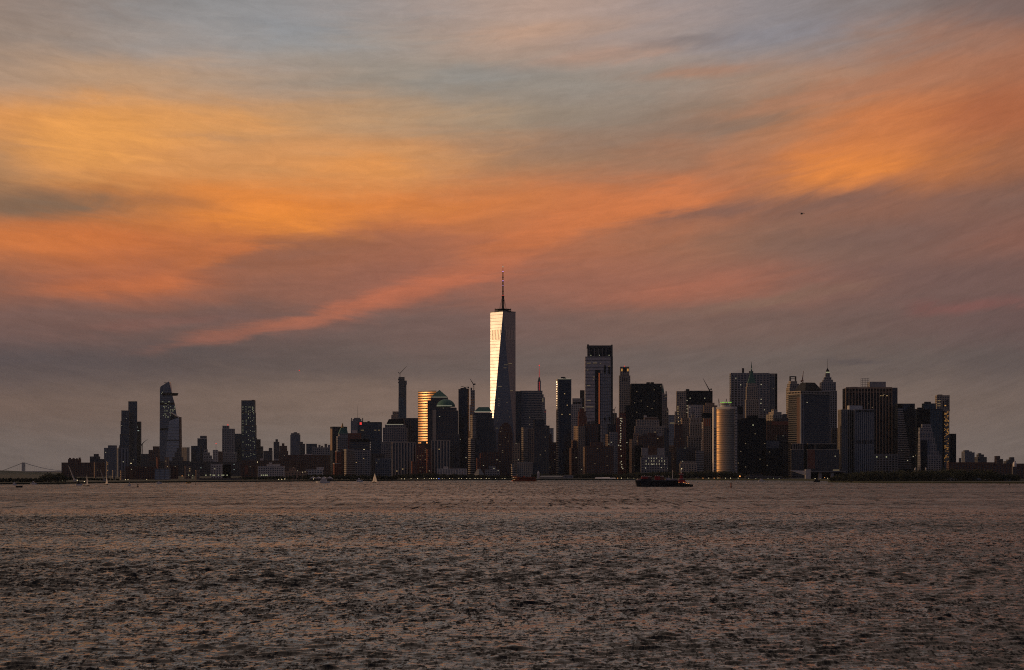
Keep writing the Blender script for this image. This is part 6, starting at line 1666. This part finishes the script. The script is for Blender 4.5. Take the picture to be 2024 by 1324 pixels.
def wood(name, label, x0, x1, D0, D1, n, top, leafsize=.9, per=170):
    rng = random.Random(name + str(x0))
    t = thing(name, label, 'trees', (X((x0 + x1) / 2, D0), D0, G))
    ox, oy = t.location.x, t.location.y
    g, tr = Geo(), Geo()
    for i in range(n):
        px = x0 + (x1 - x0) * (i + rng.random()) / n
        D = D0 + (D1 - D0) * rng.random()
        ht = (Z(np.interp(px, [p[0] for p in top], [p[1] for p in top]), D) - G) * rng.uniform(.72, 1.06)
        r = ht * rng.uniform(.32, .46)
        leaves(g, X(px, D) - ox, D - oy, ht * .58, r, ht * .42, per, leafsize, rng)
        if rng.random() < .6:
            leaves(g, X(px, D) - ox + r * rng.uniform(-.8, .8), D - oy - 1, ht * .3, r * .9, ht * .3, per // 3, leafsize, rng)
        tr.tube((X(px, D) - ox, D - oy, 0), (X(px, D) - ox + rng.uniform(-.6, .6), D - oy, ht * .6), .3, .12, 5)
    part('crown', g, 'leaf', t, True)
    part('trunk', tr, 'bark', t, True)
    t['kind'] = 'stuff'
wood('park_trees', 'dark continuous park trees along the shore left of the orange ferry', 780, 1010, 3960, 4200, 150, [(780, 938), (840, 935), (900, 937), (940, 938), (1010, 940)])
wood('park_trees', 'dark continuous park trees behind the black barge and tug', 1215, 1475, 4110, 4220, 150, [(1215, 936), (1270, 933), (1330, 931), (1400, 930), (1440, 931), (1475, 937)])
wood('shore_trees', 'dark shore trees around the broad triangular sail and the white yacht', 570, 785, 3560, 3720, 90, [(570, 938), (640, 937), (700, 938), (785, 940)])
wood('shore_trees', 'low dark bushes at the foot of the orange-topped and black waterfront blocks', 1475, 1560, 3990, 4080, 30, [(1475, 937), (1560, 942)])
wood('shore_trees', 'dark bushes between the white quay shed and the cream window grid block', 1052, 1220, 4180, 4260, 60, [(1052, 936), (1130, 938), (1160, 934), (1220, 936)])
wood('island_trees', 'dense black-green wood covering the low island on the right', 1642, 2014, 3130, 3280, 210, [(1642, 943), (1662, 936), (1700, 931), (1790, 929), (1850, 927), (1900, 927), (1960, 928), (1975, 935), (2014, 936)])
wood('island_bushes', 'low black bushes along the water edge of the island on the right', 1640, 2014, 3100, 3135, 120, [(1640, 950), (1700, 948), (2014, 949)], .7, 110)
wood('spit_trees', 'dark low trees on the point at the far left', -60, 126, 2800, 2960, 70, [(-60, 945), (60, 945), (78, 944), (88, 936), (122, 933)])
wood('shore_trees', 'dark trees in front of the long warehouse, behind the sailing boats', 120, 235, 3300, 3600, 50, [(120, 940), (160, 944), (235, 946)])
wood('shore_trees', 'dark trees along the quay below the lit slender tower', 455, 575, 3560, 3700, 50, [(455, 944), (500, 942), (575, 941)])

# ------------------------------------------------------------------ lamps along the water
def quay_lamp(px, py, D, label, color='lamp', r=.8, group='small lamps along the shore'):
    h = max(1.0, Z(py, D) - G)
    t = thing('quay_lamp', label, 'lamp', (X(px, D), D, G), 0, group)
    r *= .78
    part('post', Geo().tube((0, 0, 0), (0, 0, h - r), .12, .08, 5), 'dark_metal', t)
    part('lamp_head', Geo().lathe([(r * .4, h - r), (r, h), (r * .4, h + r * .7)], 0, 0, 8), LIT[color], t)
r3 = random.Random(21)
px = 722
while px < 1000:
    quay_lamp(px, 948.0 + r3.uniform(-.5, .4), 3905 if px > 800 else 3740, 'small pale lamp in the long row along the park shore, left of the orange ferry', 'lamp' if r3.random() < .8 else 'warm', r3.uniform(.45, .8))
    px += r3.choice((4.5, 5.5, 6.5, 10, 13))
ORD = ['first', 'second', 'third', 'fourth', 'fifth', 'sixth', 'seventh', 'eighth', 'ninth', 'tenth', 'eleventh', 'twelfth']
for i, (px, y, c, r) in enumerate(((1221, 946, 'lampred', .9), (1228, 947, 'lamp', .9), (1241, 947, 'lamp', .6), (1253, 946.5, 'lamp', .6), (1376, 946, 'warm', .6), (1389.5, 945, 'lampred', .9), (1401, 947, 'lamp', .8),
                    (1411.5, 946.5, 'lampred', .9), (1419, 947, 'lamp', .7), (1434, 946, 'lamp', .7), (1444, 947.5, 'lamp', .8), (1459, 947, 'lamp', .7))):
    quay_lamp(px, y, 4085, ORD[i] + ' lamp from the left in front of the park trees behind the barge and tug', c, r, 'lamps by the park trees')
quay_lamp(1462.5, 941, 4090, 'brightest orange lamp, at the right foot of the curved front tower', 'lampred', 2.0, 'lamps by the park trees')
for i, (px, y) in enumerate(((1480, 946), (1494, 946.5), (1518, 946.5), (1529, 947), (1540, 947))):
    quay_lamp(px, y, 3930, ORD[i] + ' lamp from the left along the low grey quay building', 'sign', .9, 'lamps on the low quay building')
for i, (px, y, c) in enumerate(((1611, 946, 'lamp'), (1621, 946, 'warm'), (1630, 943.5, 'lampred'), (1636, 945, 'lamp'))):
    quay_lamp(px, y, 3955, ORD[i] + ' lamp from the left under the dark terminal canopy', c, .8, 'lamps under the terminal canopy')
for px, y, c, r, lab in ((118, 950.5, 'sign', .6, 'greenish lamp at the left of three by the left point'), (124, 953.5, 'sign', .7, 'greenish lamp lowest of three by the left point'),
                         (129.5, 951, 'sign', .8, 'greenish lamp at the right of three by the left point'), (248, 952, 'lamp', .7, 'left lamp of two at the foot of the brick depot'),
                         (253, 951.5, 'lamp', .7, 'right lamp of two at the foot of the brick depot'), (290, 951, 'lamp', .6, 'single low lamp under the right half of the brick depot'),
                         (360, 940.5, 'lampred', .8, 'orange lamp left of the bright lamps at the pier shed end'), (259, 915.5, 'lamp', 1.1, 'high single lamp above the brick depot')):
    quay_lamp(px, y, 3010 if px < 200 else 3400, lab, c, r, 'scattered lamps on the left shore')
for px, y, r, lab in ((373, 938.8, 1.2, 'left bright greenish lamp by the orange slab'), (381, 939.3, 1.0, 'right bright greenish lamp by the orange slab'), (380, 944.5, .7, 'lower dim greenish lamp by the orange slab')):
    quay_lamp(px, y, 3480, lab, 'sign', r, 'lamps at the pier shed end')
for px, y, r, lab in ((551, 948, .7, 'left lamp of three before the sandy brick hall'), (557, 947, .9, 'middle lamp of three before the sandy brick hall'), (563, 946.5, .8, 'right lamp of three before the sandy brick hall'),
                      (509, 913, .9, 'high single lamp above the rust-coloured gable'), (598, 933, .6, 'left lamp of two on the sandy brick hall'), (603, 932.5, .6, 'right lamp of two on the sandy brick hall'), (719.5, 888, .9, 'high greenish lamp by the black and grey banded block')):
    quay_lamp(px, y, 3530, lab, 'lamp', r, 'lamps among the trees')
quay_lamp(867.5, 948, 3890, 'single bright blue lamp on the shore under the striped slabs', 'blue', .9, 'blue lamp')

# ------------------------------------------------------------------ the evening haze
def haze():
    me = Geo().box(-9000, 9000, -400, 23000, -3, 640).mesh('haze', None)
    m = bpy.data.materials.new('haze'); m.use_nodes = True
    nt = m.node_tree; nt.nodes.clear()
    v = nt.nodes.new('ShaderNodeVolumePrincipled')
    v.inputs['Color'].default_value = (0.50, 0.60, 0.74, 1)
    v.inputs['Density'].default_value = HAZE
    v.inputs['Anisotropy'].default_value = 0.2
    o = nt.nodes.new('ShaderNodeOutputMaterial')
    nt.links.new(v.outputs[0], o.inputs['Volume'])
    me.materials.append(m)
    h = link('haze', me)
    h['kind'] = 'stuff'
HAZE = 1.0e-5
if HAZE: haze()
